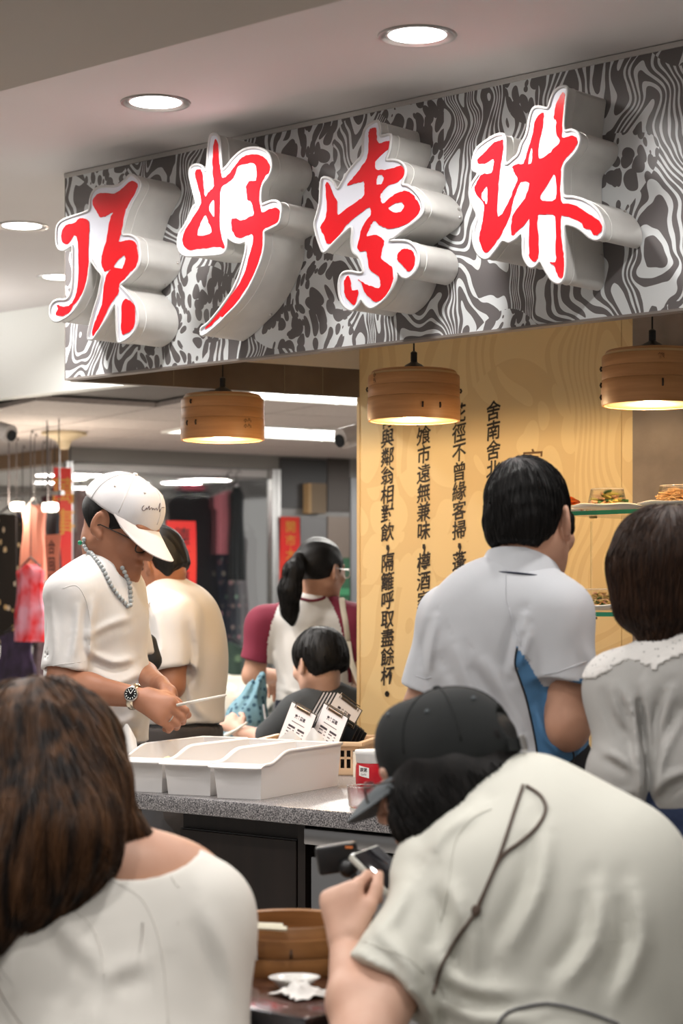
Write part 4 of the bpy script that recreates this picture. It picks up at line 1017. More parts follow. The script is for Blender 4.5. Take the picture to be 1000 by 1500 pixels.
def add_hand(S, w, d, n, side, curl, L=.185, r=1., spread=.12, thumb=(.75,.35,.5), k=.006, segs=None):
    """wrist w, direction d towards the knuckles, n out of the back of the hand; curl = bend per finger (3 joints)"""
    d = nrm(d); n = nrm(np.asarray(n)-d*np.dot(n, d)); x = np.cross(d, n)*side    # towards the thumb
    q = L/.185
    K = [w+d*.088*q+x*o*q-n*abs(o-.008)*.12 for o in (.030, .010, -.011, -.030)]
    for kn in K: S.cap(w+d*.012*q+(kn-w)*.08, kn, .0165*r*q, .0125*r*q, .016)
    S.ecap(w+d*.015*q, w+d*.075*q, (.030*q*r, .016*q*r), (.038*q*r, .0145*q*r), x, .012)
    lens = [(.043,.026,.021), (.047,.030,.022), (.044,.028,.021), (.034,.021,.018)]
    tips = []
    for i, kn in enumerate(K):
        p = kn; a = 0.; dd = d+x*spread*(1.5-i)*.5; dd = nrm(dd)
        for j in range(3):
            a += curl[i][j]; v = dd*math.cos(a)-n*math.sin(a); e = p+v*lens[i][j]*q
            ra, rb = (.0098,.0088,.008,.007)[j]*r*q, (.0098,.0088,.008,.007)[j+1]*r*q
            S.cap(p, e, ra, rb, k)
            if segs is not None: segs[(i,j)] = (p, e)
            p = e
        tips.append(p)
    o, b, c = thumb
    p = w+d*.022*q+x*.022*q; v = nrm(d*math.cos(o)+x*math.sin(o)-n*.35); e = p+v*.042*q; S.cap(p, e, .0155*r*q, .0125*r*q, .012)
    v2 = nrm(d*math.cos(o-b)+x*math.sin(o-b)-n*.45); e2 = e+v2*.034*q; S.cap(e, e2, .0115*r*q, .0100*r*q, k)
    v3 = nrm(d*math.cos(o-b-c)+x*math.sin(o-b-c)-n*.5); e3 = e2+v3*.026*q; S.cap(e2, e3, .0098*r*q, .0078*r*q, k)
    return tips, e3
def ribbons(paths, r0, seg=3):
    """many fine tapered strands as one mesh"""
    V = []; Fc = []; k = 0
    for P, r in paths:
        m = len(P); T = np.gradient(P, axis=0); T /= np.linalg.norm(T, axis=1)[:,None]+1e-12
        A = np.cross(T, np.array([.3,.2,.93])); A /= np.linalg.norm(A, axis=1)[:,None]+1e-12; B = np.cross(T, A)
        rr = r*np.clip(np.minimum(1.2-np.linspace(0,1,m)*1.0, 1), .15, 1)
        for c in range(seg):
            a = 2*math.pi*c/seg; V.append(P+rr[:,None]*(A*math.cos(a)+B*math.sin(a)))
        for c in range(seg):
            d = (c+1) % seg; i = np.arange(m-1)
            Fc.append(np.stack([k+c*m+i, k+d*m+i, k+d*m+i+1, k+c*m+i+1], 1))
        k += seg*m
    return np.vstack(V), np.vstack(Fc)
def hair_strands(ob, root, m, flow, n, length, r=.0011, seed=0, lift=.0025, cond=None, gravity=.0, steps=9):
    """strands rooted on the hair volume that follow its surface along flow(p, normal)"""
    rs = np.random.RandomState(seed); me = ob.data; off = root_loc(ob)
    npoly = len(me.polygons); C = np.empty(npoly*3); me.polygons.foreach_get('center', C); C = C.reshape(-1,3)+off
    Nn = np.empty(npoly*3); me.polygons.foreach_get('normal', Nn); Nn = Nn.reshape(-1,3)
    tree = bvh(ob); paths = []; pool = np.arange(npoly) if cond is None else np.where(cond(C, Nn))[0]
    for i in rs.choice(pool, min(n, len(pool)), False):
        p = C[i]; P = [p+Nn[i]*lift*rs.rand()]; st = length*(.6+.6*rs.rand())/steps; nn = Nn[i]; wob = rs.normal(0, .12, 3); lf = lift*(rs.rand()*1.3-.15)
        for s_ in range(steps):
            d = flow(p, nn)+wob; d = d-nn*np.dot(d, nn)*.9; d = nrm(d); p = p+d*st
            loc, nr, ix, ds = tree.find_nearest(Vector(p))
            if loc is not None and ds < .02:
                p = np.array(loc); nn = np.array(nr)
            P.append(p+nn*lf)
        paths.append((np.array(P), r*(.7+.6*rs.rand())))
    g = ribbons(paths, r)
    return part('hair_strands', g, m, root, world=True, smooth=True)
# ================================================================== people
def seg_d(P, a, b):
    e = b-a; t = np.clip((P-a)@e/(e@e), 0, 1); return np.linalg.norm(P-a-t[:,None]*e, axis=1)
def ringpath(p, e, r):
    d = nrm(e-p); a = nrm(np.cross(d, UP)); b = np.cross(d, a); c = p+(e-p)*.5
    return [c+r*(a*math.cos(t)+b*math.sin(t)) for t in np.linspace(0, 2*math.pi, 19)[:-1]]
def J(s): return lambda u, v, dy=0.: px(u, v, F/s+dy)
def skin(n, c, c2): return mat('skin_'+n, c, .5, vary=(18, c2, 3, (1,1,1)), bump=(160,.08,.0008))
SK_TAN = skin('tan', (.37,.165,.095), (.33,.14,.078)); SK_MID = skin('mid', (.50,.275,.185), (.46,.24,.155)); SK_FAIR = skin('fair', (.60,.37,.275), (.56,.325,.235))
def cloth(n, c=(.5,.5,.5), rough=.85, b=.25, sc=26, c2=None, sheen=.0): return mat('cloth_'+n, c, rough, bump=(sc, b, .004, (1,1,.5)), sheen=sheen, vary=(3., c2, 2, (1,1,1)) if c2 else None)
def hairm(n, c, c2, st=(9,9,1.2), vs=16): return mat('hair_'+n, c, .5, spec=.3, vary=(vs, c2, 3, st), bump=(60,.5,.002,st))
HB = hairm('black', (.0045,.004,.004), (.010,.0085,.008)); HBR = hairm('brown', (.020,.010,.007), (.055,.026,.014)); HLB = hairm('long', (.010,.0055,.004), (.105,.046,.018), (12,12,.8), 4)
def shell(ob, fn, off, name, m, root, rim=True):
    me = ob.data; o = root_loc(ob); n = len(me.polygons); c = np.empty(n*3); me.polygons.foreach_get('center', c); c = c.reshape(-1,3)+o
    nn = np.empty(n*3); me.polygons.foreach_get('normal', nn); nn = nn.reshape(-1,3)
    sel = np.where(fn(c, nn))[0]
    V = np.empty(len(me.vertices)*3); me.vertices.foreach_get('co', V); V = V.reshape(-1,3)+o
    VN = np.array([v.normal for v in me.vertices])
    Fq = np.array([tuple(me.polygons[i].vertices) for i in sel]); ids, inv = np.unique(Fq, return_inverse=True); inv = inv.reshape(Fq.shape)
    A = V[ids]+VN[ids]*off; B = V[ids]-VN[ids]*.001; k = len(ids)
    fs = [tuple(q) for q in inv]
    ed = {}
    for q in fs:
        for a, b in zip(q, q[1:]+q[:1]): ed[(a,b)] = ed.get((a,b), 0)+1
    side = [(b, a, a+k, b+k) for (a, b) in ed if (b, a) not in ed]
    return part(name, (np.vstack([A, B]), fs+side), m, root, world=True, smooth=True)
def legs(root, hip, R, Fd, m, foot_m, w=.1, thigh=.085, z0=.0):
    S = Solid(); g = np.array([hip[0], hip[1], 0])
    S.ecap(hip+UP*.06, hip-UP*.06, (.155,.115), (.165,.125), R, .05)
    for e in (-1, 1):
        a = hip+R*w*e-UP*.05; kn = g+R*(w+.01)*e+UP*hip[2]*.53+Fd*.02; an = g+R*(w+.02)*e+UP*.09
        S.cap(a, kn, thigh, .062, .03); S.cap(kn, an, .062, .048, .02)
    sculpt('trousers', S, .014, m, root)
    for e in (-1, 1):
        p = g+R*(w+.02)*e
        part('shoe', tr(sphere((0,0,.04), .05, 14, 8, (.9,2.4,.8)), basis(R, Fd, UP, p+Fd*.05)), foot_m, root, world=True, smooth=True)
def seated(root, hip, R, Fd, m, seat_label):
    S = Solid(); S.ecap(hip+UP*.05, hip-UP*.02, (.17,.13), (.18,.15), R, .05)
    for e in (-1, 1):
        kn = hip+Fd*.40+R*.12*e-UP*.02; S.cap(hip+R*.09*e-UP*.01, kn, .085, .065, .04)
        ft = np.array([kn[0], kn[1], .08])-Fd*.10; S.cap(kn, ft, .06, .045, .02)
        part('shoe', tr(sphere((0,0,.04), .045, 12, 8, (.9,2.3,.8)), basis(R, Fd, UP, np.array([ft[0], ft[1], 0])+Fd*.05)), M_black, root, world=True, smooth=True)
    sculpt('trousers', S, .016, m, root)
    zz = hip[2]-.156
    t = thing('stool', seat_label, 'stool', (hip[0], hip[1], 0), math.atan2(R[1], R[0]))
    part('seat', tr(lathe([(0,zz-.04),(.15,zz-.04),(.16,zz-.03),(.16,zz-.008),(.15,zz),(0,zz)], 28), np.eye(4)), M_metal_dark, t, smooth=40)
    for x in (-1, 1):
        for y in (-1, 1): part('leg', tube([(x*.10,y*.10,zz-.04),(x*.15,y*.15,0)], .012, 8), M_steel, t)
def add_cap(h, root, mc, mb, L=.07, drop=.02, slope=.25, dz=.022, tilt=.0, half=1.1, strap=False, button=True, brimdown=0.):
    k = h.k; S = Solid()
    S.ell(h(0,-.012,.030), np.array([.086,.108,.096])*k, h.r, h.f, k=.001)
    S.ell(h(0,.055,.058), np.array([.055,.040,.055])*k, h.r, h.f, k=.03*k)
    if strap: S.ell(h(0,-.118,.052), np.array([.034,.03,.030])*k, h.r, h.f, k=.004*k, op='s')
    S.cut(h(0,0,dz), -(h.u*math.cos(tilt)+h.f*math.sin(tilt)), .004)
    S.disp(wrinkle(45, .0016, h.u, 5))
    cap = sculpt('cap', S, .0042, mc, root)
    tree = bvh(cap)
    def on(x, y, z, lift=.0008):
        c = h(0,-.012,.03); d = h(x,y,z)-c; d = nrm(d); o = c+d*.3
        hit = tree.ray_cast(Vector(o), Vector(-d)); return (np.array(hit[0])+d*lift) if hit[0] is not None else None
    for a in range(6):                                   # panel seams
        an = a*math.pi/3+math.pi/2; P = []
        for b in np.linspace(.06, 1.50, 14):
            q = on(.1*math.sin(b)*math.cos(an), -.012+.1*math.sin(b)*math.sin(an), .03+.1*math.cos(b))
            if q is not None: P.append(q)
        if len(P) > 3: part('seam', tube(P, .0012*k, 5), mc, cap, world=True, smooth=True)
        e = on(.1*math.sin(.85)*math.cos(an+.52), -.012+.1*math.sin(.85)*math.sin(an+.52), .03+.1*math.cos(.85), .0006)
        if e is not None: part('eyelet', sphere(e, .0034*k, 8, 6), mb, cap, world=True, smooth=True)
    if button: part('button', sphere(on(0,-.012,.2,.001), .0075*k, 12, 8, (1,1,.7)), mc, cap, world=True, smooth=True)
    def br(a, b):
        ph = (2*b-1)*half; x = .086*math.sin(ph); y = -.012+.109*math.cos(ph)
        g = math.cos((2*b-1)*1.5)**.75 if abs(2*b-1) < .999 else 0.
        q = a*L*g
        zz = dz+.003-drop*(x/.075)**2*min(1,a*1.6)*g-slope*q-brimdown*q*q/L+ -math.tan(tilt)*y*.0
        zz -= math.tan(tilt)*y
        return h(x*(1+.02*a), y-.004+q, zz)
    part('brim', grid(br, 10, 28, .0035*k), mb, cap, world=True, smooth=50)
    for a_ in (.35, .6, .85):
        part('brim_stitch', tube([np.array(br(a_, b))+h.u*.0012*k for b in np.linspace(.1, .9, 24)], .0006*k, 4), mb, cap, world=True, smooth=True)
    if strap:
        part('strap', grid(lambda a, b: h(.092*math.cos(-math.pi/2+(2*a-1)*.48), -.012+.116*math.sin(-math.pi/2+(2*a-1)*.48), dz+.004+.017*b), 14, 2, .0025), mc, cap, world=True, smooth=50)
        part('buckle', tr(box(-.006,.006,-.003,.003,-.012,.012,.001,1), basis(h.r*k, h.f*k, h.u*k, h(-.02,-.131,dz+.012))), M_chrome, cap, world=True)
    return cap, tree
def add_glasses(h, root, m, lens, y=.105, w=.033, hh=.018, z=-.004):
    g = []
    for e in (-1, 1):
        P = [h(e*w+.024*math.copysign(abs(math.cos(a))**.7, math.cos(a)), y+.004, z-.004+hh*math.copysign(abs(math.sin(a))**.7, math.sin(a))) for a in np.linspace(0,2*math.pi,25)[:-1]]
        g.append(tube(P, .0018*h.k, 6, True)); g.append(tube([h(e*(w+.024), y+.004, z+.004), h(e*(w+.034), y-.02, z+.006), h(e*.083, 0, z+.006), h(e*.083,-.02,z-.006)], .0016*h.k, 6))
    g.append(tube([h(-.010, y+.006, z+.002), h(.010, y+.006, z+.002)], .0016*h.k, 6))
    gl = part('glasses', join(*g), m, root, world=True, smooth=True)
    for e in (-1, 1):
        c = h(e*w, y+.004, z-.004); V = [c]+[h(e*w+.023*math.cos(a), y+.004, z-.004+.0165*math.sin(a)) for a in np.linspace(0,2*math.pi,25)[:-1]]
        part('lens', (V, [(0, i+1, (i+1)%24+1) for i in range(24)]), lens, gl, world=True, smooth=False)
M_lens = mat('spectacle_lens', (.9,.92,.92), .05, trans=1., ior=1.1, alpha=.3)

# ------------------------------------------------------------------ 1 the man in the white cap
def man_white_cap():
    j = J(530); Fd = nrm((.88,-.47,0)); R = nrm((-.47,-.88,0))
    chest = j(138,905); hip = j(143,1085); neck = j(160,822,-.01)
    root = thing('person', 'man in a white cap and white t-shirt holding a thin stick at the worktop', 'person', (hip[0], hip[1], 0))
    sh1 = j(103,874,-.155); sh2 = j(178,868,.155); el1 = j(92,1004,-.20); wr1 = j(199,1021,-.27); el2 = j(196,985,.16); wr2 = j(232,1003,-.16)
    WT = cloth('white', (.66,.645,.63), .8, .2, 22)
    S = Solid()
    hem1 = sh1+(el1-sh1)*.84; S.cap(sh1, hem1+(el1-sh1)*.1, .060, .064, .02); S.cut(hem1, el1-sh1, .003, .12); S.cap(hem1-(el1-sh1)*.10, el1+(el1-sh1)*.2, .047, .047, .003, 's')
    hem2 = sh2+(el2-sh2)*.8; S.cap(sh2, el2, .062, .064, .02); S.cut(hem2, el2-sh2, .003, .12)
    S.ecap(chest+UP*.06, hip-UP*.03, (.178,.112), (.168,.128), R, .03)
    S.cap(neck-UP*.035, sh1+UP*.004, .060, .058, .05); S.cap(neck-UP*.035, sh2+UP*.004, .060, .058, .05)
    S.ell(chest+Fd*.02+UP*.0, (.15,.115,.14), R, Fd, k=.05)
    S.ell(j(140,1010)+Fd*.035, (.15,.115,.13), R, Fd, k=.05)
    S.cap(neck-UP*.06, neck+UP*.09+Fd*.0, .058, .066, .006, 's')
    S.ell(neck+Fd*.05-UP*.028, (.05,.05,.035), R, Fd, k=.01, op='s')
    S.cut(j(145,1090), (.05,0,-1), .004)
    S.fold([j(136,880,-.17), j(132,930,-.17), j(135,965,-.15)], .012, .008); S.fold([j(133,930,-.16), j(160,915,-.19), j(190,905,-.17)], .012, .007)
    S.fold([j(132,955,-.15), j(165,970,-.2), j(195,965,-.19)], .012, .008); S.fold([j(140,985,-.15), j(175,1000,-.2), j(205,985,-.15)], .011, .006)
    S.fold([j(75,890,-.15), j(80,940,-.2), j(78,970,-.2)], .012, .006); S.fold([j(115,890,-.23), j(112,930,-.25), j(106,965,-.25)], .011, .006); S.fold([j(150,1045,-.16), j(175,1060,-.2), j(200,1050,-.18)], .016, .008)
    S.fold([j(120,1060,-.17), j(150,1075,-.2), j(190,1080,-.18)], .012, .006)
    S.disp(wrinkle(30, .0035, (.2,.1,1), 3))
    sh = sculpt('shirt', S, .006, WT, root)
    tree = bvh(sh)
    for ln in ([(92,862),(112,858),(126,880),(133,915),(131,945)], [(64,976),(90,973),(130,968)], [(116,1012),(115,1050)]):
        P = drape(tree, ln, .0003); 
        if len(P) > 4: part('seam', tube(P, .0011, 5), WT, sh, world=True, smooth=True)
    h = Frame(j(176,766,-.02), (.80,-.42,-.40), (.34,-.12,.93), 1.09)
    B = Solid(); add_head(B, h)
    B.cap(h(0,-.03,-.06), neck-UP*.05, .060, .062, .03); B.cap(h(0,.02,-.085), neck+Fd*.04-UP*.03, .035, .045, .03)
    B.ecap(chest+UP*.05, chest-UP*.05, (.14,.07), (.13,.07), R, .03)
    for a, e, w, q in ((sh1, el1, wr1, 1), (sh2, el2, wr2, 0)):
        B.cap(a, e, .050, .044, .03); m_ = e+(w-e)*.35; B.cap(e, m_, .042, .042, .02); B.cap(m_, w, .042, .0275, .02)
    seg1 = {}
    t1, th1 = add_hand(B, wr1+(wr1-el1)*.03, j(249,1044,-.31)-wr1, (-.15,-.85,.5), -1, [(.55,1.0,.6),(.65,1.1,.6),(.7,1.15,.6),(.8,1.2,.6)], .185, 1.06, .02, (.45,.3,.35), segs=seg1)
    t2, th2 = add_hand(B, wr2, j(262,1034,-.245)-wr2, (.3,.8,.5), 1, [(.5,1.0,.6),(.6,1.0,.6),(.7,1.0,.6),(.8,1.0,.6)], .18, 1.04, .02, (.25,.2,.15))
    for i in range(5):                                    # neck creases and lines beside the mouth
        pass
    body = sculpt('body', B, .0042, SK_TAN, root)
    # hair under the cap, cut short at nape and temple
    Hh = Solid(); Hh.ell(h(0,-.014,.012), np.array([.080,.101,.080])*h.k, h.r, h.f, k=.001)
    Hh.cut(h(0,.052,0), h.f+h.u*-.1, .004); Hh.cut(h(0,-.05,-.035), -h.u-h.f*.75, .004)
    for e in (-1, 1): Hh.ell(h(e*.085,-.006,-.014), np.array([.03,.026,.040])*h.k, h.r, h.f, k=.004, op='s')
    hr = sculpt('hair', Hh, .0045, HB, root)
    cap, tree = add_cap(h, root, cloth('cap_white', (.72,.68,.665), .8, .25, 30, (.64,.635,.65)), cloth('cap_brim', (.76,.71,.69), .8, .1, 30), .084, .030, .50, .026, .10, 1.2, brimdown=.1)
    P = drape(tree, [(208.5,743),(211,740.5),(209.5,742),(208,746),(210.5,748),(213,746),(214.5,743.5),(215,746),(217,743.5),(218.5,741),(218.5,746.5),(221,744),(223,744.5),(223,747),(225,744.5),(226.5,747),(228.5,744),(230,747.5),(232,743),(234,737),(233,750),(236,744),(240,743.5)], .0008, 3)
    if len(P) > 4: part('script', tube(P, .0010, 4), mat('cap_thread', (.13,.09,.09), .7), cap, world=True, smooth=True)
    add_glasses(h, root, mat('spectacle_frame', (.02,.015,.012), .3), M_lens, .100, z=-.018)
    # watch on the near wrist
    d = nrm(wr1-el1); nn = nrm(np.array([-.15,-.85,.5])); nn = nrm(nn-d*np.dot(nn,d)); x = np.cross(d, nn); c = wr1-d*.004
    ring = [c+ (x*math.cos(a)*.033+nn*math.sin(a)*.0285) for a in np.linspace(0,2*math.pi,29)[:-1]]
    w = part('watch', tube(ring, .0088, 6, True, .45), mat('watch_steel', (.70,.62,.50), .22, 1.), root, world=True, smooth=40)
    fx = nrm(np.array([0,-.95,.1])*1+nn*.5); fx = nrm(fx-d*np.dot(fx,d)*.6); fc = c+fx*.028
    ux = nrm(UP-fx*np.dot(UP,fx)); rx = np.cross(ux, fx)
    Mw = basis(rx, ux, fx, fc)
    part('case', tr(lathe([(.0165,-.004),(.0195,-.003),(.0195,.005),(.0175,.0070),(.0165,.0055)], 28), Mw), M_chrome, w, world=True, smooth=40)
    part('dial', tr(lathe([(0,.0072),(.0160,.0072)], 28), Mw), mat('dial', (.008,.008,.01), .25), w, world=True, smooth=False)
    mk = [tr(box(-.0009,.0009,.0105,.0145,.0073,.0077), np.array(Mw)@np.array(rotz(a))) for a in np.linspace(0,2*math.pi,13)[:-1]]+[tr(box(-.0008,.0008,0,.010,.0074,.0079), np.array(Mw)@np.array(rotz(a))) for a in (.6,-.5)]
    part('dial_marks', join(*mk), M_white, w, world=True, smooth=False)
    part('ring', tube(ringpath(*seg1[(2,0)], .0108), .0016, 6, True), M_chrome, root, world=True, smooth=True)
    # bead necklace laid on the chest
    ntree = BVHTree.FromPolygons([tuple(np.array(v.co)+root_loc(sh)) for v in sh.data.vertices]+[tuple(np.array(v.co)+root_loc(body)) for v in body.data.vertices],
        [tuple(p.vertices) for p in sh.data.polygons]+[tuple(i+len(sh.data.vertices) for i in p.vertices) for p in body.data.polygons])
    P = drape(ntree, [(125,790),(124,797),(131,808),(140,820),(150,835),(160,855),(170,870),(180,881),(187,889),(190,884),(190,870),(188,855),(183,840),(179,832)], .004, 12)
    if len(P):
        acc = np.concatenate([[0], np.cumsum(np.linalg.norm(np.diff(P, axis=0), axis=1))]); n = int(acc[-1]/.0122)
        nk = part('necklace', tube(P, .0008, 4), mat('thread', (.3,.3,.3), .8), root, world=True, smooth=True)
        bead = sharp(mesh_of('bead', *sphere((0,0,0), .0064, 10, 8), mat('jade_bead', (.50,.52,.52), .25, vary=(60, (.36,.39,.40), 2, (1,1,1)))), 80)
        for i in range(n+1):
            q = np.array([np.interp(i*acc[-1]/n, acc, P[:,c]) for c in range(3)]); o = link('bead', bead, nk, tuple(q-root_loc(nk)))
        gb = drape(ntree, [(124,796),(125,797),(126,798)], .006, 1)
        part('green_bead', sphere(j(117,795,-.06), .0065, 12, 8), mat('green_bead', (.01,.22,.10), .15), nk, world=True, smooth=True, label='green bead')
    hip2 = np.array([hip[0]-.02, hip[1]+.02, .93]); legs(root, hip2, R, Fd, cloth('black_trousers', (.012,.012,.014)), M_black)
    # the stick he holds
    a, b = j(259,1033,-.31), j(331,1018,-.36)
    single('food_skewer', tube([a, b], [.0042,.0030], 8), mat('stick', (.72,.68,.62), .45), 'thin pale stick held in the hands of the man in the white cap', 'stick', smooth=True)
    return root
man_white_cap()

# ------------------------------------------------------------------ 2 the man behind him
def man_behind():
    j = J(455); Fd = nrm((-.80,.35,0)); R = nrm((.35,.80,0))
    root = thing('person', 'man in a loose white t-shirt and dark apron behind the white cap', 'person', (*j(262,1060)[:2], 0))
    WT = cloth('white2', (.68,.645,.615), .8, .2, 20)
    shn = j(258,905,-.13); eln = j(248,1003,-.17); wrn = j(190,1030,-.12); shf = j(236,890,.15)
    S = Solid(); hem = shn+(eln-shn)*.80
    S.cap(shn, eln, .072, .076, .02); S.cut(hem, eln-shn+np.array([.05,0,.0]), .003, .13); S.cap(hem-(eln-shn)*.1, eln+(eln-shn)*.2, .054, .055, .003, 's')
    S.ecap(j(256,905), j(268,1060), (.185,.125), (.165,.125), R, .03); S.cap(j(240,868), shn, .055, .06, .06); S.cap(j(240,868), shf, .055, .06, .05)
    S.ell(j(286,960,.0), (.12,.09,.17), R, Fd, k=.06)
    S.cap(j(236,870), j(225,822), .060, .066, .006, 's')
    S.cut(j(260,1058), (0,0,-1), .004)
    S.fold([j(230,900,-.2), j(235,945,-.22), j(232,980,-.22)], .014, .007); S.fold([j(285,905,-.12), j(292,960,-.12), j(285,1010,-.1)], .018, .008); S.fold([j(275,1000,-.14), j(285,1035,-.13), j(300,1050,-.1)], .014, .008)
    S.disp(wrinkle(26, .004, (.1,0,1), 8))
    sculpt('shirt', S, .008, WT, root)
    h = Frame(j(228,820), (-.80,.40,-.38), (-.26,.05,.97), .93)
    B = Solid(); add_head(B, h, False); B.cap(h(0,-.03,-.06), j(238,880), .056, .064, .03); B.cap(shn, eln, .054, .048, .02); B.cap(eln, wrn, .046, .03, .02); B.ecap(j(250,890), j(255,960), (.13,.06), (.12,.06), R, .03)
    B.cap(j(240,875), shn, .05, .05, .03)
    add_hand(B, wrn, (-.8,-.2,-.3), (0,-.5,.8), 1, [(.3,.4,.3)]*4, .18)
    sculpt('body', B, .006, SK_TAN, root)
    Hh = Solid(); Hh.ell(h(0,-.016,.022), np.array([.085,.104,.094])*h.k, h.r, h.f, k=.001); Hh.cut(h(0,.05,0), h.f-h.u*.2, .004); Hh.ell(h(0,-.06,-.045), np.array([.07,.05,.06])*h.k, h.r, h.f, k=.03); Hh.cut(h(0,-.05,-.085), -h.u-h.f*.45, .006)
    for e in (-1, 1): Hh.ell(h(e*.088,-.004,-.018), np.array([.03,.028,.042])*h.k, h.r, h.f, k=.006, op='s')
    Hh.disp(wrinkle(120, .003, h.u, 2)); sculpt('hair', Hh, .005, HB, root)
    part('neck_chain', tube(catmull([j(213,892,-.19), j(228,872,-.12), j(244,858,-.075), j(256,852,-.03)], 5), .0035, 6), M_chrome, root, world=True, smooth=True)
    S = Solid(); S.ecap(j(262,1068), j(262,1180), (.172,.135), (.175,.14), R, .02); S.cut(j(262,1062), (0,0,1), .004); S.cut(j(262,1250), (0,0,-1), .004); S.disp(wrinkle(40, .004, (1,0,.1), 3))
    sculpt('apron', S, .012, cloth('apron', (.055,.048,.046), .85, .4, 18), root)
    hp = j(262,1150); legs(root, np.array([hp[0], hp[1], .9]), R, Fd, cloth('grey_trousers', (.06,.06,.065)), M_black)
man_behind()
def bag_black():
    j = J(500)
    def f(a, b): return j(198+38*a*(1-.25*(2*b-1)**2), 928+60*b+10*a*(1-b), .05+.04*math.sin(3.1*a))
    j = J(508); S = Solid(); S.chain([j(196,920,.0), j(204,935,.05)], [.02,.03], .02); S.ecap(j(212,942,.05), j(216,968,.05), (.036,.03), (.040,.035), (1,0,0), .01); S.ell(j(214,968,.05), (.038,.03,.033), k=.02)
    V, Fc = S.mesh(.006); single('shoulder_pouch', (V, Fc), cloth('pouch', (.012,.012,.013), .7), 'black pouch between the man in the white cap and the man behind him', 'bag', smooth=True)
bag_black()

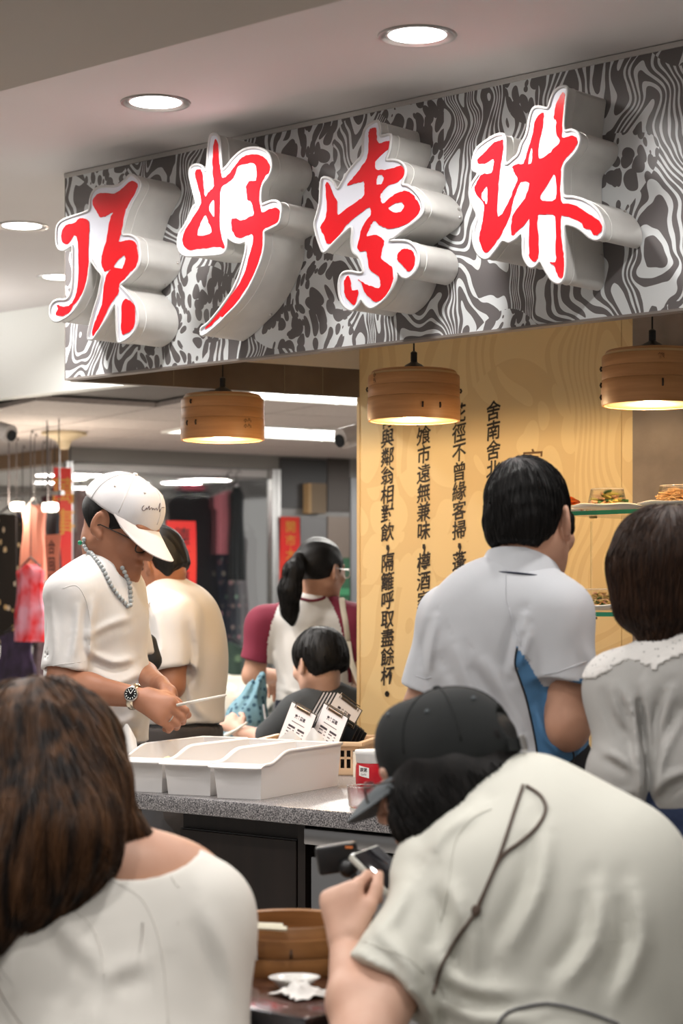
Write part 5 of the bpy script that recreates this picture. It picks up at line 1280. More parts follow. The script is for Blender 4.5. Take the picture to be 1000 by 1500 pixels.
# ------------------------------------------------------------------ 3 the woman with the ponytail
def woman_ponytail():
    j = J(376); Fd = nrm((.22,.97,0)); R = nrm((.97,-.22,0))
    root = thing('person', 'woman in a cream shirt with maroon sleeves and a black ponytail', 'person', (*j(460,1030)[:2], 0))
    CR = cloth('cream_tee', (.66,.635,.60), .85, .2, 20); MA = cloth('maroon', (.17,.014,.035), .85, .25, 20)
    sl, sr = j(386,916,.03), j(518,912,-.03); el, er = j(371,990,.03), j(531,990,-.02)
    wl, wr = j(404,990,.24), j(505,1010,.24)
    S = Solid()
    for a, b in ((sl, el), (sr, er)):
        hem = a+(b-a)*.70; S.cap(a, hem+(b-a)*.12, .062, .068, .02); S.cut(hem, b-a, .003, .12); S.cap(hem-(b-a)*.12, b+(b-a)*.3, .046, .048, .003, 's')
    S.ecap(j(457,915), j(460,1030), (.155,.105), (.150,.11), R, .03)
    S.cap(j(462,885), sl, .045, .055, .07); S.cap(j(462,885), sr, .045, .055, .07)
    S.cap(j(467,890), j(470,850), .052, .062, .006, 's'); S.cut(j(460,1034), (0,0,-1), .004)
    S.fold([j(410,1005,-.1), j(440,1018,-.13), j(480,1012,-.12)], .014, .006); S.fold([j(405,960,-.1), j(412,990,-.11), j(425,1010,-.12)], .014, .005)
    S.disp(wrinkle(28, .0035, (.1,0,1), 12))
    sh = sculpt('shirt', S, .0048, [CR, MA], root)
    pl = [(350,1000),(345,870),(418,868),(406,890),(397,915),(392,940),(391,965),(393,1000)]; pr = [(474,868),(486,885),(495,905),(503,935),(508,970),(510,1000),(600,1000),(600,860),(520,860)]
    paint(sh, lambda c, n: (lambda U, V: pip(pl, U, V) | pip(pr, U, V))(*topx(c)), 1)
    tree = bvh(sh)
    P = drape(tree, [(440,877),(456,880),(472,877),(478,871)], .001); 
    if len(P) > 3: part('collar_band', tube(P, .006, 6), MA, root, world=True, smooth=True)
    h = Frame(j(470,833), (.66,.74,-.10), (.05,.05,1), .99)
    B = Solid(); add_head(B, h); B.cap(h(0,-.03,-.06), j(465,890), .050, .055, .03); B.ecap(j(457,910), j(458,980), (.12,.06), (.11,.06), R, .03)
    for a, e, w in ((sl, el, wl), (sr, er, wr)): B.cap(a, e, .046, .043, .02); B.cap(e, w, .041, .026, .02); B.cap(j(460,895), a, .04, .046, .03)
    for w in (wl, wr): add_hand(B, w, (.0,.8,-.3), (0,.3,.9), 1, [(.5,.6,.4)]*4, .17)
    sculpt('body', B, .006, SK_MID, root)
    Hh = Solid(); Hh.ell(h(0,-.016,.024), np.array([.086,.108,.098])*h.k, h.r, h.f, k=.001); Hh.cut(h(0,.055,.0), h.f-h.u*.35, .006); Hh.cut(h(0,-.05,-.068), -h.u-h.f*.35, .008)
    for e in (-1, 1): Hh.ell(h(e*.088,.012,-.022), np.array([.03,.034,.046])*h.k, h.r, h.f, k=.006, op='s')
    Hh.disp(wrinkle(90, .0025, h.f+h.u*.4, 2)); hr = sculpt('hair', Hh, .005, HB, root)
    T = Solid(); T.chain([j(437,816,-.115), j(430,835,-.15), j(424,865,-.155), j(424,895,-.14), j(428,912,-.13)], [.022,.034,.040,.030,.010], .02); T.disp(wrinkle(140, .0015, (.1,0,1), 4))
    pt = sculpt('ponytail', T, .0055, HB, root)
    hair_strands(pt, root, HB, lambda p, n: np.array([0,0,-1.]), 260, .16, .0012, 3, .005)
    tt = tube([j(437+6*math.cos(a), 817+2*math.sin(a)+4*math.cos(a), -.105+.02*math.sin(a)) for a in np.linspace(0,6.28,17)[:-1]], .005, 6, True); part('hair_tie', tt, M_black, root, world=True, smooth=True)
    add_glasses(h, root, M_chrome, M_lens)
    hp = j(460,1060); legs(root, np.array([hp[0], hp[1], .90]), R, Fd, cloth('navy_trousers', (.012,.016,.035)), M_black)
    P = drape(tree, [(499,872),(502,890),(507,915),(510,940)], .004); q = [j(513,965,-.13), j(520,985,-.14), j(535,1020,-.15), j(566,1062,-.12), j(588,1072,-.1)]
    P = np.vstack([P, q]) if len(P) else np.array(q)
    g = []
    single('tote_strap_bag', join(tube(catmull(P, 3), .011, 6, False, .25), tr(box(-.14,.14,-.02,.02,-.3,.02,.01), basis((1,0,0),(0,1,0),(0,0,1),j(612,1078,-.1)))), cloth('canvas', (.60,.54,.43), .9), 'cream canvas shoulder bag hanging by its strap from the ponytail woman', 'bag', smooth=60)
woman_ponytail()
def blue_bag():
    j = J(392); S = Solid()
    S.chain([j(383,990,.19), j(374,1015,.19), j(362,1050,.19), j(352,1085,.19)], [.018,.040,.075,.085], .03); S.ell(j(352,1095,.19), (.095,.07,.07), k=.03)
    for i in range(7): a = -60+i*20; S.fold([j(381,992,-.02), j(370+a*.12,1030,-.06), j(355+a*.55,1085,-.07)], .008, .0035)
    V, Fc = S.mesh(.006)
    m = mat('blue_print', (.20,.38,.45), .75, bump=(30,.3,.004)); nt = m.node_tree; b = nt.nodes['Principled BSDF']
    v = nt.nodes.new('ShaderNodeTexVoronoi'); v.inputs['Scale'].default_value = 42; tc = nt.nodes.new('ShaderNodeTexCoord'); nt.links.new(tc.outputs['Object'], v.inputs['Vector'])
    nt.links.new(ramp(nt, (.025,.075,.12), (.16,.30,.36), .22, .42, v.outputs['Distance']), b.inputs['Base Color'])
    o = single('cloth_bag', (V, Fc), m, 'light blue patterned cloth bag gathered at its neck beside the ponytail woman', 'bag', smooth=True)
blue_bag()

# ------------------------------------------------------------------ 4 the seated boy
def boy():
    j = J(408); Fd = nrm((-.45,.89,0)); R = nrm((.89,.45,0))
    root = thing('person', 'seated boy with short black hair in a dark grey t-shirt', 'person', (*j(490,1090)[:2], 0))
    GR = cloth('charcoal', (.045,.048,.05), .9, .2, 20)
    sl, sr = j(437,1045,-.03), j(537,1043,.04); el, wl = j(392,1085,.08), j(352,1072,.16)
    S = Solid(); hem = sl+(el-sl)*.98; S.cap(sl, el, .066, .066, .03); S.cut(hem, el-sl, .003, .13); S.cap(sr, j(560,1120,.05), .066, .066, .03)
    S.ecap(j(487,1050), j(492,1150), (.16,.105), (.155,.11), R, .03); S.cap(j(478,1018), sl, .048, .056, .06); S.cap(j(478,1018), sr, .048, .056, .06)
    S.cap(j(474,1022), j(470,985), .052, .060, .006, 's'); S.disp(wrinkle(28, .004, (.2,0,1), 5))
    S.fold([j(450,1040,-.1), j(440,1065,-.1), j(415,1085,-.03)], .014, .006)
    sculpt('shirt', S, .008, GR, root)
    h = Frame(j(466,968), (-.62,.76,-.22), (-.05,.05,1), 1.0)
    B = Solid(); add_head(B, h); B.cap(h(0,-.03,-.06), j(478,1030), .050, .054, .03); B.cap(sl, el, .046, .042, .02); B.cap(el, wl, .040, .027, .02); B.ecap(j(487,1045), j(489,1100), (.12,.06), (.12,.06), R, .03); B.cap(j(478,1030), sl, .04, .045, .03)
    add_hand(B, wl, (-.3,.3,.25), (-.4,-.6,.6), 1, [(.7,.9,.5)]*4, .165)
    sculpt('body', B, .006, SK_FAIR, root)
    Hh = Solid(); Hh.ell(h(0,-.016,.024), np.array([.090,.110,.098])*h.k, h.r, h.f, k=.001); Hh.ell(h(0,-.06,-.02), np.array([.072,.055,.06])*h.k, h.r, h.f, k=.03); Hh.cut(h(0,.075,.0), h.f-h.u*.35, .006); Hh.cut(h(0,-.05,-.062), -h.u-h.f*.35, .006)
    for e in (-1, 1): Hh.ell(h(e*.092,.012,-.030), np.array([.034,.042,.046])*h.k, h.r, h.f, k=.006, op='s')
    Hh.disp(wrinkle(90, .0025, h.u, 2)); hr = sculpt('hair', Hh, .005, HB, root)
    hair_strands(hr, root, HB, lambda p, n: np.array([.1,0,-1.]), 300, .07, .0012, 3, .003, lambda c, n: n[:,1] < .3)
    hp = j(492,1180); seated(root, np.array([hp[0], hp[1], .55]), R, Fd, cloth('black_trousers'), 'dark round stool under the seated boy')
    # table, cup and spoon in front of him
    q = j(352,1072,.16)
    sp_ = tube([j(330,1078,.10), j(345,1070,.13), j(362,1058,.12)], [.010,.005,.004], 8)
    single('spoon', sp_, mat('white_spoon', (.75,.77,.72), .3), 'white plastic spoon in the hand of the seated boy', 'spoon', smooth=True)
    tc = j(380,1090,.30); tt = thing('dining_table', 'pale table in front of the seated boy', 'table', (tc[0], tc[1], 0))
    part('table_top', box(-.45,.02,-.22,.20,.70,.725,.004), mat('pale_top', (.35,.33,.30), .4), tt); part('pedestal', tr(lathe([(.2,0),(.2,.015),(.04,.03),(.035,.70)], 20), rotz(0,(-.33,.02,0))), M_metal_dark, tt)
    c = j(390,1075,.30); cu = thing('drink_cup', 'yellow drink cup with a straw on the table of the seated boy', 'cup', (c[0], c[1], .7255))
    hgt = .17
    part('cup', lathe([(.03,0),(.034,.003),(.042,hgt-.02),(.042,hgt-.018)], 24), mat('yellow_drink', (.75,.38,.03), .3), cu, smooth=40); part('lid', lathe([(.044,hgt-.018),(.045,hgt-.008),(.038,hgt),(0,hgt)], 24), M_white, cu, smooth=40); part('straw', tube([(0,0,hgt),(-.01,-.005,hgt+.085)], .004, 8), mat('straw', (.6,.6,.62), .3), cu)
boy()

# ------------------------------------------------------------------ 5 the man in the polo shirt
def man_polo():
    j = J(752); Fd = nrm((.42,.91,0)); R = nrm((.91,-.42,0))
    root = thing('person', 'man in a white polo shirt with a blue side panel and black trousers', 'person', (*j(760,1130)[:2], 0))
    WT = cloth('polo', (.52,.535,.565), .75, .16, 30); BL = cloth('polo_blue', (.07,.19,.36), .55, .2, 30)
    sl, sr = j(657,902,.09), j(820,900,-.075); el, er = j(622,1040,.10), j(829,1066,-.10)
    S = Solid()
    hl = sl+(el-sl)*.78; S.cap(sl, hl+(el-sl)*.1, .056, .060, .02); S.cut(hl, el-sl, .003, .10); S.cap(hl-(el-sl)*.1, el+(el-sl)*.3, .042, .043, .003, 's')
    hr_ = sr+(er-sr)*.60; S.cap(sr, hr_+(er-sr)*.12, .060, .070, .02); S.cut(hr_, nrm(er-sr)+np.array([-.22,0,.0]), .003, .12); S.cap(hr_-(er-sr)*.05, er+(er-sr)*.3, .048, .050, .003, 's')
    S.ecap(j(737,905), j(748,1120), (.152,.105), (.135,.118), R, .03); S.cap(j(752,868,.0), sl, .046, .052, .05); S.cap(j(752,868,0.), sr, .046, .054, .05)
    S.ell(j(732,930,-.02), (.135,.10,.14), R, Fd, k=.06)
    S.ell(j(757,1090,.02), (.128,.125,.10), R, Fd, k=.06)
    S.cap(j(760,858), j(768,800,.02), .050, .060, .006, 's'); S.cut(j(750,1136), (.06,0,-1), .004)
    S.fold([j(770,905,-.16), j(757,950,-.17), j(752,985,-.17)], .012, .007); S.fold([j(776,925,-.15), j(768,955,-.17), j(764,975,-.17)], .009, .007)
    S.fold([j(700,960,-.13), j(735,1010,-.15), j(772,1075,-.14)], .016, .007); S.fold([j(665,940,-.06), j(690,1010,-.11), j(740,1090,-.13)], .018, .007); S.fold([j(655,985,-.04), j(680,1050,-.09), j(720,1110,-.12)], .016, .006)
    S.fold([j(800,1010,-.14), j(812,1060,-.13), j(820,1100,-.1)], .010, .006); S.fold([j(788,1040,-.16), j(800,1080,-.15), j(825,1110,-.1)], .010, .006)
    S.fold([j(640,905,.02), j(630,950,.03), j(628,985,.03)], .010, .005)
    S.disp(wrinkle(26, .003, (.35,0,1), 21))
    sh = sculpt('shirt', S, .0040, [WT, BL], root)
    panel = [(757,948),(769,963),(782,985),(795,1006),(866,992),(880,1060),(880,1150),(836,1150),(790,1145),(786,1100),(779,1060),(770,1020),(760,990),(754,970)]
    paint(sh, lambda c, n: (lambda U, V: pip(panel, U, V) & (c[:,1] < F/752+.08))(*topx(c)), 1)
    tree = bvh(sh); BK = M_black
    for ln, m, r in (([(757,949),(754,972),(760,992),(770,1022),(779,1062),(786,1100),(789,1128)], BK, .0020), ([(836,1095),(840,1108),(836,1124)], BK, .0018), ([(741,812),(741,850),(742,875),(745,890)], WT, .0008), ([(745,890),(753,920),(765,950),(776,968)], WT, .0010), ([(797,988),(815,985),(835,978),(858,969)], WT, .0009), ([(609,990),(622,994),(632,992)], WT, .0009)):
        P = drape(tree, ln, .0006)
        if len(P) > 3: part('piping' if m is BK else 'seam', tube(P, r, 5), m, sh, world=True, smooth=True)
    # turned-down collar with navy tipping
    cn = j(761,830,.004)
    def colr(a, b):
        th = -math.pi*.5+(2*a-1)*2.35; w = .064+.032*b; d = R*math.cos(th)*w*1.0+Fd*math.sin(th)*w*1.02
        low = .012+.028*(.5+.5*math.cos(th+math.pi/2))*0
        z = .034-.050*b-.010*abs(2*a-1)*b+Fd@Fd*0
        slope = -.030*(math.sin(th)*.5+.5)
        return cn+d+UP*(z+slope+.004)
    part('collar', grid(colr, 36, 5, -.003), WT, root, world=True, smooth=60)
    part('collar_tipping', tube([np.array(colr(a, .99))+(np.array(colr(a, .99))-cn)*.045 for a in np.linspace(.02,.98,40)], .0019, 6), mat('navy_tip', (.01,.014,.04), .6), root, world=True, smooth=True)
    h = Frame(j(777,760,.03), (.50,.85,-.14), (.0,.10,1), .985)
    B = Solid(); add_head(B, h); B.cap(h(0,-.03,-.05), j(762,850,.0), .058, .062, .03); B.cap(h(0,.02,-.09), j(775,850,.05), .035, .045, .03)
    B.ecap(j(737,900), j(740,980), (.12,.06), (.11,.06), R, .03)
    wr = j(857,1024,.03); wl = j(640,1120,.25)
    for a, e, w in ((sl, el, wl), (sr, er, wr)):
        B.cap(a, e, .045, .043, .02); B.cap(e, e+(w-e)*.4, .041, .041, .02); B.cap(e+(w-e)*.4, w, .041, .028, .02); B.cap(j(750,870), a, .04, .045, .03)
    t_, th_ = add_hand(B, wr, (.15,.75,.45), (.75,-.45,.2), -1, [(.3,.5,.4)]*4, .18)
    add_hand(B, wl, (.2,.9,.1), (0,.2,.9), 1, [(.4,.5,.4)]*4, .18)
    sculpt('body', B, .0046, SK_MID, root)
    Hh = Solid(); Hh.ell(h(0,-.018,.026), np.array([.0805,.104,.096])*h.k, h.r, h.f, k=.001); Hh.ell(h(0,-.062,-.03), np.array([.064,.048,.058])*h.k, h.r, h.f, k=.03)
    Hh.cut(h(0,.062,.03), h.f-h.u*.55, .008); Hh.cut(h(0,-.07,-.070), -h.u-h.f*.30, .005)
    for e in (-1, 1):
        Hh.ell(h(e*.088,-.004,-.034), np.array([.03,.030,.052])*h.k, h.r, h.f, k=.006, op='s'); Hh.ell(h(e*.085,.07,-.05), np.array([.05,.055,.07])*h.k, h.r, h.f, k=.006, op='s')
        Hh.cap(h(e*.076,.022,.0), h(e*.076,.026,-.028), .008, .004, .006)
    Hh.disp(wrinkle(100, .0016, h.f, 2)); hr = sculpt('hair', Hh, .0042, HB, root)
    crown = h(-.01,-.055,.105)
    hair_strands(hr, root, HB, lambda p, n: nrm(p-crown)+np.array([0,0,-.5]), 1100, .055, .0009, 3, .0022, lambda c, n: n[:,1] < .5)
    legs(root, np.array([*j(757,1140,.01)[:2], .98]), R, Fd, cloth('black_trousers'), M_black)
    S = Solid(); S.ecap(j(754,1156), j(754,1130), (.134,.118), (.134,.118), R, .01, flat=.3); S.cut(j(754,1128), (.05,0,1), .003); S.cut(j(754,1160), (0,0,-1), .003); sculpt('belt', S, .006, mat('belt', (.01,.01,.01), .35), root)
    g = j(868,1008,.02)
    single('drinking_glass', tr(lathe([(.028,0),(.03,.002),(.034,.09),(.0325,.09),(.028,.004),(0,.004)], 24), basis((1,0,0),(0,1,0),(0,0,1),j(872,1020,.14))), M_clear, 'small clear cup held in the hand of the polo shirt man', 'cup', smooth=40)
man_polo()

# ------------------------------------------------------------------ 6 the woman in the cardigan
def woman_cardigan():
    j = J(815); Fd = nrm((-.20,.98,0)); R = nrm((.98,.20,0))
    root = thing('person', 'woman with a brown bob in a grey cardigan with a lace yoke and jeans', 'person', (*j(1010,1200)[:2], 0))
    GC = cloth('cardigan', (.40,.395,.38), .9, .25, 34, (.43,.42,.405)); 
    sl, el, wl = j(913,1012,-.02), j(908,1130,-.05), j(931,1232,.10); sr, er = j(1120,1005,.05), j(1140,1140,.03)
    S = Solid(); S.cap(sl, el, .052, .051, .03); S.cap(el, wl, .051, .036, .03); S.cut(wl+(wl-el)*.14, wl-el, .003, .08)
    S.cap(sr, er, .052, .05, .03)
    S.ecap(j(1015,1020), j(1015,1170), (.145,.10), (.135,.105), R, .025); S.cap(j(1010,962,-.01), sl, .045, .047, .09); S.cap(j(1010,962,-.01), sr, .045, .047, .09)
    S.ell(j(985,1130,-.05), (.10,.07,.08), k=.05)
    S.cap(j(1000,968,.01), j(1000,920,.02), .046, .052, .006, 's'); S.cut(j(960,1204), (.25,0,-1), .004, None)
    for ln in ([(893,1000,-.08),(905,1040,-.1),(925,1075,-.09)], [(905,1000,-.09),(930,1050,-.1),(938,1110,-.08)], [(945,1000,-.12),(950,1060,-.13),(948,1110,-.13)], [(985,1010,-.12),(970,1060,-.14),(968,1110,-.15)], [(1000,1050,-.12),(975,1100,-.16),(960,1160,-.15)], [(885,1100,-.1),(905,1110,-.11),(925,1125,-.1)], [(880,1150,-.07),(905,1165,-.09),(930,1160,-.07)], [(890,1185,-.03),(915,1190,-.04),(938,1180,-.02)], [(955,1165,-.13),(980,1140,-.17),(1010,1130,-.16)]): S.fold([j(*q) for q in ln], .010, .0075)
    S.fold([j(936,1030,-.1), j(943,1090,-.1), j(949,1150,-.1), j(950,1190,-.1)], .009, -.016)
    S.disp(wrinkle(34, .0035, (.3,0,1), 31))
    # the arm hangs past the hem, so it is added again after the hem cut
    S.cap(el, wl, .051, .037, .02); S.cut(wl+(wl-el)*.13, wl-el, .003, .07); S.cap(wl, wl+(wl-el)*.3, .030, .030, .003, 's')
    sh = sculpt('cardigan', S, .0055, GC, root)
    lace = mat('lace', (.70,.68,.655), .8); nt = lace.node_tree; b = nt.nodes['Principled BSDF']
    v = nt.nodes.new('ShaderNodeTexVoronoi'); v.inputs['Scale'].default_value = 95; tc = nt.nodes.new('ShaderNodeTexCoord'); nt.links.new(tc.outputs['Object'], v.inputs['Vector'])
    v2 = nt.nodes.new('ShaderNodeTexVoronoi'); v2.feature = 'DISTANCE_TO_EDGE'; v2.inputs['Scale'].default_value = 38; nt.links.new(tc.outputs['Object'], v2.inputs['Vector'])
    hole = mth(nt, 'MULTIPLY', mth(nt, 'LESS_THAN', v.outputs['Distance'], .20), mth(nt, 'LESS_THAN', v2.outputs['Distance'], .14))
    nt.links.new(ramp(nt, (.72,.70,.675), (.36,.35,.34), .4, .6, hole), b.inputs['Base Color'])
    bp_ = nt.nodes.new('ShaderNodeBump'); bp_.inputs['Strength'].default_value = .9; bp_.inputs['Distance'].default_value = .003; nt.links.new(v2.outputs['Distance'], bp_.inputs['Height']); nt.links.new(bp_.outputs[0], b.inputs['Normal'])
    low = np.array([(860,992),(872,992),(882,987),(886,984),(893,980),(898,975),(906,972),(915,967),(925,966),(935,968),(943,972),(952,975),(958,983),(962,975),(970,972),(980,965),(992,960),(1005,957),(1020,962),(1060,975),(1120,985),(1200,990)])
    def reg(c, n):
        U, V = topx(c); y = np.interp(U, low[:,0], low[:,1]); sc = 2.2*np.abs(np.sin(U*.42)); return (V < y+sc)
    yoke = shell(sh, reg, .0032, 'lace_yoke', lace, root)
    # ribbed hem
    def hemr(c, n):
        U, V = topx(c); y = 1216-(U-955)*.18; return (V > y-18) & (U > 946) & (c[:,2] < .96+.4)
    shell(sh, hemr, .0022, 'hem_rib', GC, root)
    h = Frame(j(974,842,.02), (.10,.98,-.16), (0,.05,1), 1.0)
    B = Solid(); add_head(B, h); B.cap(h(0,-.03,-.05), j(1005,975), .050, .052, .03); B.ecap(j(1015,1010), j(1015,1080), (.11,.06), (.11,.06), R, .03)
    B.cap(sl, el, .042, .040, .02); B.cap(el, wl, .038, .026, .02); B.cap(j(1010,975), sl, .04, .042, .03); B.cap(j(1010,975), sr, .04, .042, .03); B.cap(sr, er, .042, .04, .02)
    add_hand(B, wl, (.1,.6,-.6), (-.9,0,.2), 1, [(.4,.5,.4)]*4, .165)
    sculpt('body', B, .006, SK_FAIR, root)
    Hh = Solid(); Hh.ell(h(0,-.014,.020), np.array([.098,.112,.104])*h.k, h.r, h.f, k=.001); Hh.ecap(h(0,-.03,.0), h(0,-.035,-.068), (.102,.085), (.094,.074), h.r, .03, flat=.42)
    Hh.cut(h(0,.05,-.02), h.f-h.u*.1, .01); Hh.ell(h(0,-.028,-.125), np.array([.045,.04,.03])*h.k, h.r, h.f, k=.03)
    Hh.disp(wrinkle(70, .003, (0,0,1), 2)); hr = sculpt('hair', Hh, .005, HBR, root)
    top_ = h(.02,-.03,.12)
    hair_strands(hr, root, HBR, lambda p, n: nrm((p-top_)*np.array([1,1,.4]))*.5+np.array([0,0,-1.]), 1500, .13, .0010, 3, .0035, lambda c, n: n[:,1] < .6)
    legs(root, np.array([*j(1012,1250)[:2], .93]), R, Fd, mat('denim', (.012,.022,.062), .8, vary=(40, (.022,.036,.085), 3, (1,1,1)), bump=(90,.3,.002)), M_black)
woman_cardigan()
# ------------------------------------------------------------------ 7 the diner in the black cap
def diner_cap():
    j = J(960); Fd = nrm((-.45,.89,0)); R = nrm((.89,.45,0))
    root = thing('person', 'diner in a black cap and cream t-shirt leaning over a phone', 'person', (*j(850,1640)[:2], 0))
    CR = cloth('cream', (.58,.575,.515), .85, .16, 20)
    sl, el = j(662,1268,.06), j(530,1535,-.20); se = j(562,1464,-.125); wl = j(508,1388,-.05); sr, er = j(905,1275,-.02), j(985,1480,-.05)
    S = Solid()
    hem = sl+(se-sl)*.93; S.cap(sl, se+(se-sl)*.10, .064, .079, .02); S.cut(hem, nrm(np.array([(se-sl)[0], (se-sl)[1]*.4, (se-sl)[2]]))+np.array([-.12,0,.10]), .003, .15); S.cap(hem-(se-sl)*.08, se+(se-sl)*.4, .052, .056, .003, 's')
    S.cap(sr, er, .074, .080, .03); 
    S.ecap(j(768,1300,.03), j(850,1620,-.10), (.185,.125), (.20,.15), R, .04)
    S.ell(j(810,1330,-.02), (.185,.13,.17), R, Fd, k=.08); S.ell(j(875,1420,-.06), (.13,.12,.17), k=.08)
    S.cap(j(768,1200,.06), sl, .062, .068, .10); S.cap(j(775,1200,.06), sr, .064, .074, .12)
    S.cap(j(745,1190,.08), j(690,1120,.12), .064, .072, .008, 's')
    ff = [[(700,1185,-.0),(650,1215,.0),(630,1250,-.02)], [(655,1290,-.05),(668,1340,-.09),(655,1400,-.10)], [(668,1300,-.08),(690,1380,-.13),(690,1440,-.15)], [(640,1400,-.06),(680,1445,-.12),(760,1455,-.18)], [(800,1215,-.08),(790,1300,-.14),(740,1400,-.17)], [(880,1300,-.14),(870,1380,-.19),(820,1450,-.22)], [(930,1300,-.12),(940,1380,-.16),(900,1470,-.2)], [(650,1460,-.08),(700,1490,-.15),(780,1490,-.2)], [(560,1370,-.06),(590,1400,-.09),(615,1440,-.09)], [(600,1290,-.02),(575,1340,-.04),(545,1375,-.04)]]
    for ln in ff: S.fold([j(*q) for q in ln], .016, .0085)
    S.disp(wrinkle(22, .0035, (.5,0,1), 41))
    sh = sculpt('shirt', S, .006, CR, root); tree = bvh(sh)
    for ln, r in (([(720,1185),(690,1200),(668,1230),(660,1270),(655,1310),(645,1350)], .0012), ([(520,1375),(550,1385),(590,1400),(620,1425)], .0010), ([(500,1398),(530,1425),(570,1455),(608,1480)], .0008)):
        P = drape(tree, ln, .0004)
        if len(P) > 3: part('seam', tube(P, r, 5), CR, sh, world=True, smooth=True)
    CO = mat('brown_cord', (.085,.055,.04), .7, bump=(300,.5,.001))
    cords = [[(766,1152),(750,1200),(733,1250),(715,1295),(697,1333)], [(771,1153),(792,1168),(799,1188),(786,1213),(760,1235),(735,1256),(717,1290),(700,1333)], [(697,1333),(680,1360),(660,1388),(645,1420),(632,1455)]]
    first = None
    for ln in cords:
        P = drape(tree, ln, .003, 6)
        if len(P) > 3:
            c = part('lanyard_cord', tube(P, .0026, 7), CO, root, world=True, smooth=True)
    P = drape(tree, [(697,1328),(701,1333),(697,1339),(693,1334),(698,1328)], .005, 4)
    if len(P) > 3: part('lanyard_knot', tube(P, .0042, 7), CO, root, world=True, smooth=True)
    P = drape(tree, [(728,1500),(745,1484),(775,1474),(810,1471),(850,1480),(890,1494),(905,1500)], .003, 5)
    if len(P) > 3: part('grey_cord', tube(P, .0021, 7), mat('grey_cord', (.12,.12,.13), .7), root, world=True, smooth=True)
    h = Frame(j(655,1132,.10), (-.90,.34,-.24), (-.18,.14,.97), 1.05)
    B = Solid(); add_head(B, h, True, False); B.cap(h(0,-.03,-.05), j(745,1200,.06), .060, .068, .03); B.ecap(j(770,1290,.02), j(800,1400,-.02), (.13,.07), (.12,.07), R, .03)
    B.cap(j(768,1215,.06), sl, .05, .055, .03); B.cap(sl, el, .050, .044, .02); B.cap(el, el+(wl-el)*.45, .043, .040, .02); B.cap(el+(wl-el)*.45, wl, .040, .0265, .02)
    B.cap(j(768,1215,.06), sr, .05, .055, .03); B.cap(sr, er, .054, .05, .02)
    wr2 = j(700,1378,.26); B.cap(er, wr2, .044, .032, .02)
    add_hand(B, wl, j(499,1318,-.02)-wl, (-.62,-.70,.25), 1, [(.95,1.35,.8),(1.1,1.4,.8),(1.2,1.45,.8),(1.25,1.45,.8)], .180, 1.0, .04, (.55,.25,.35), .004)
    add_hand(B, wr2, (-.3,.4,.2), (.2,.2,.9), -1, [(.6,.7,.4)]*4, .18)
    sculpt('body', B, .0045, SK_FAIR, root)
    Hh = Solid(); Hh.ell(h(0,-.014,.012), np.array([.078,.096,.084])*h.k, h.r, h.f, k=.001); Hh.ell(h(0,-.055,-.055), np.array([.075,.065,.070])*h.k, h.r, h.f, k=.04)
    Hh.cap(h(.0,-.06,-.06), j(742,1160,.05), .055, .035, .04)
    Hh.ell(h(-.060,.008,-.045), np.array([.032,.080,.078])*h.k, h.r, h.f, k=.03); Hh.ell(h(0,-.045,.035), np.array([.066,.068,.055])*h.k, h.r, h.f, k=.02)
    Hh.cut(h(0,.085,0), h.f, .006)
    Hh.disp(wrinkle(80, .003, h.u, 6)); hr = sculpt('hair', Hh, .005, HB, root)
    nk = j(770,1175,.05)
    hair_strands(hr, root, HB, lambda p, n: nrm(nk-p)*.7+np.array([0,0,-.8]), 900, .09, .0011, 5, .004, lambda c, n: (n[:,1] < .5) & ((c-h(0,0,-.004))@h.u < 0))
    CK = cloth('cap_black', (.007,.0085,.0085), .85, .2, 30); BR = cloth('cap_grey', (.10,.115,.125), .8, .1, 30)
    add_cap(h, root, CK, BR, .076, .030, .30, .004, .0, 1.15, strap=True, brimdown=.35)
    add_glasses(h, root, mat('dark_frame', (.03,.018,.014), .3), M_lens, .110)
    hp = j(862,1660,-.12); seated(root, np.array([hp[0], hp[1], .56]), R, Fd, cloth('black_trousers'), 'dark round stool under the diner in the black cap')
diner_cap()

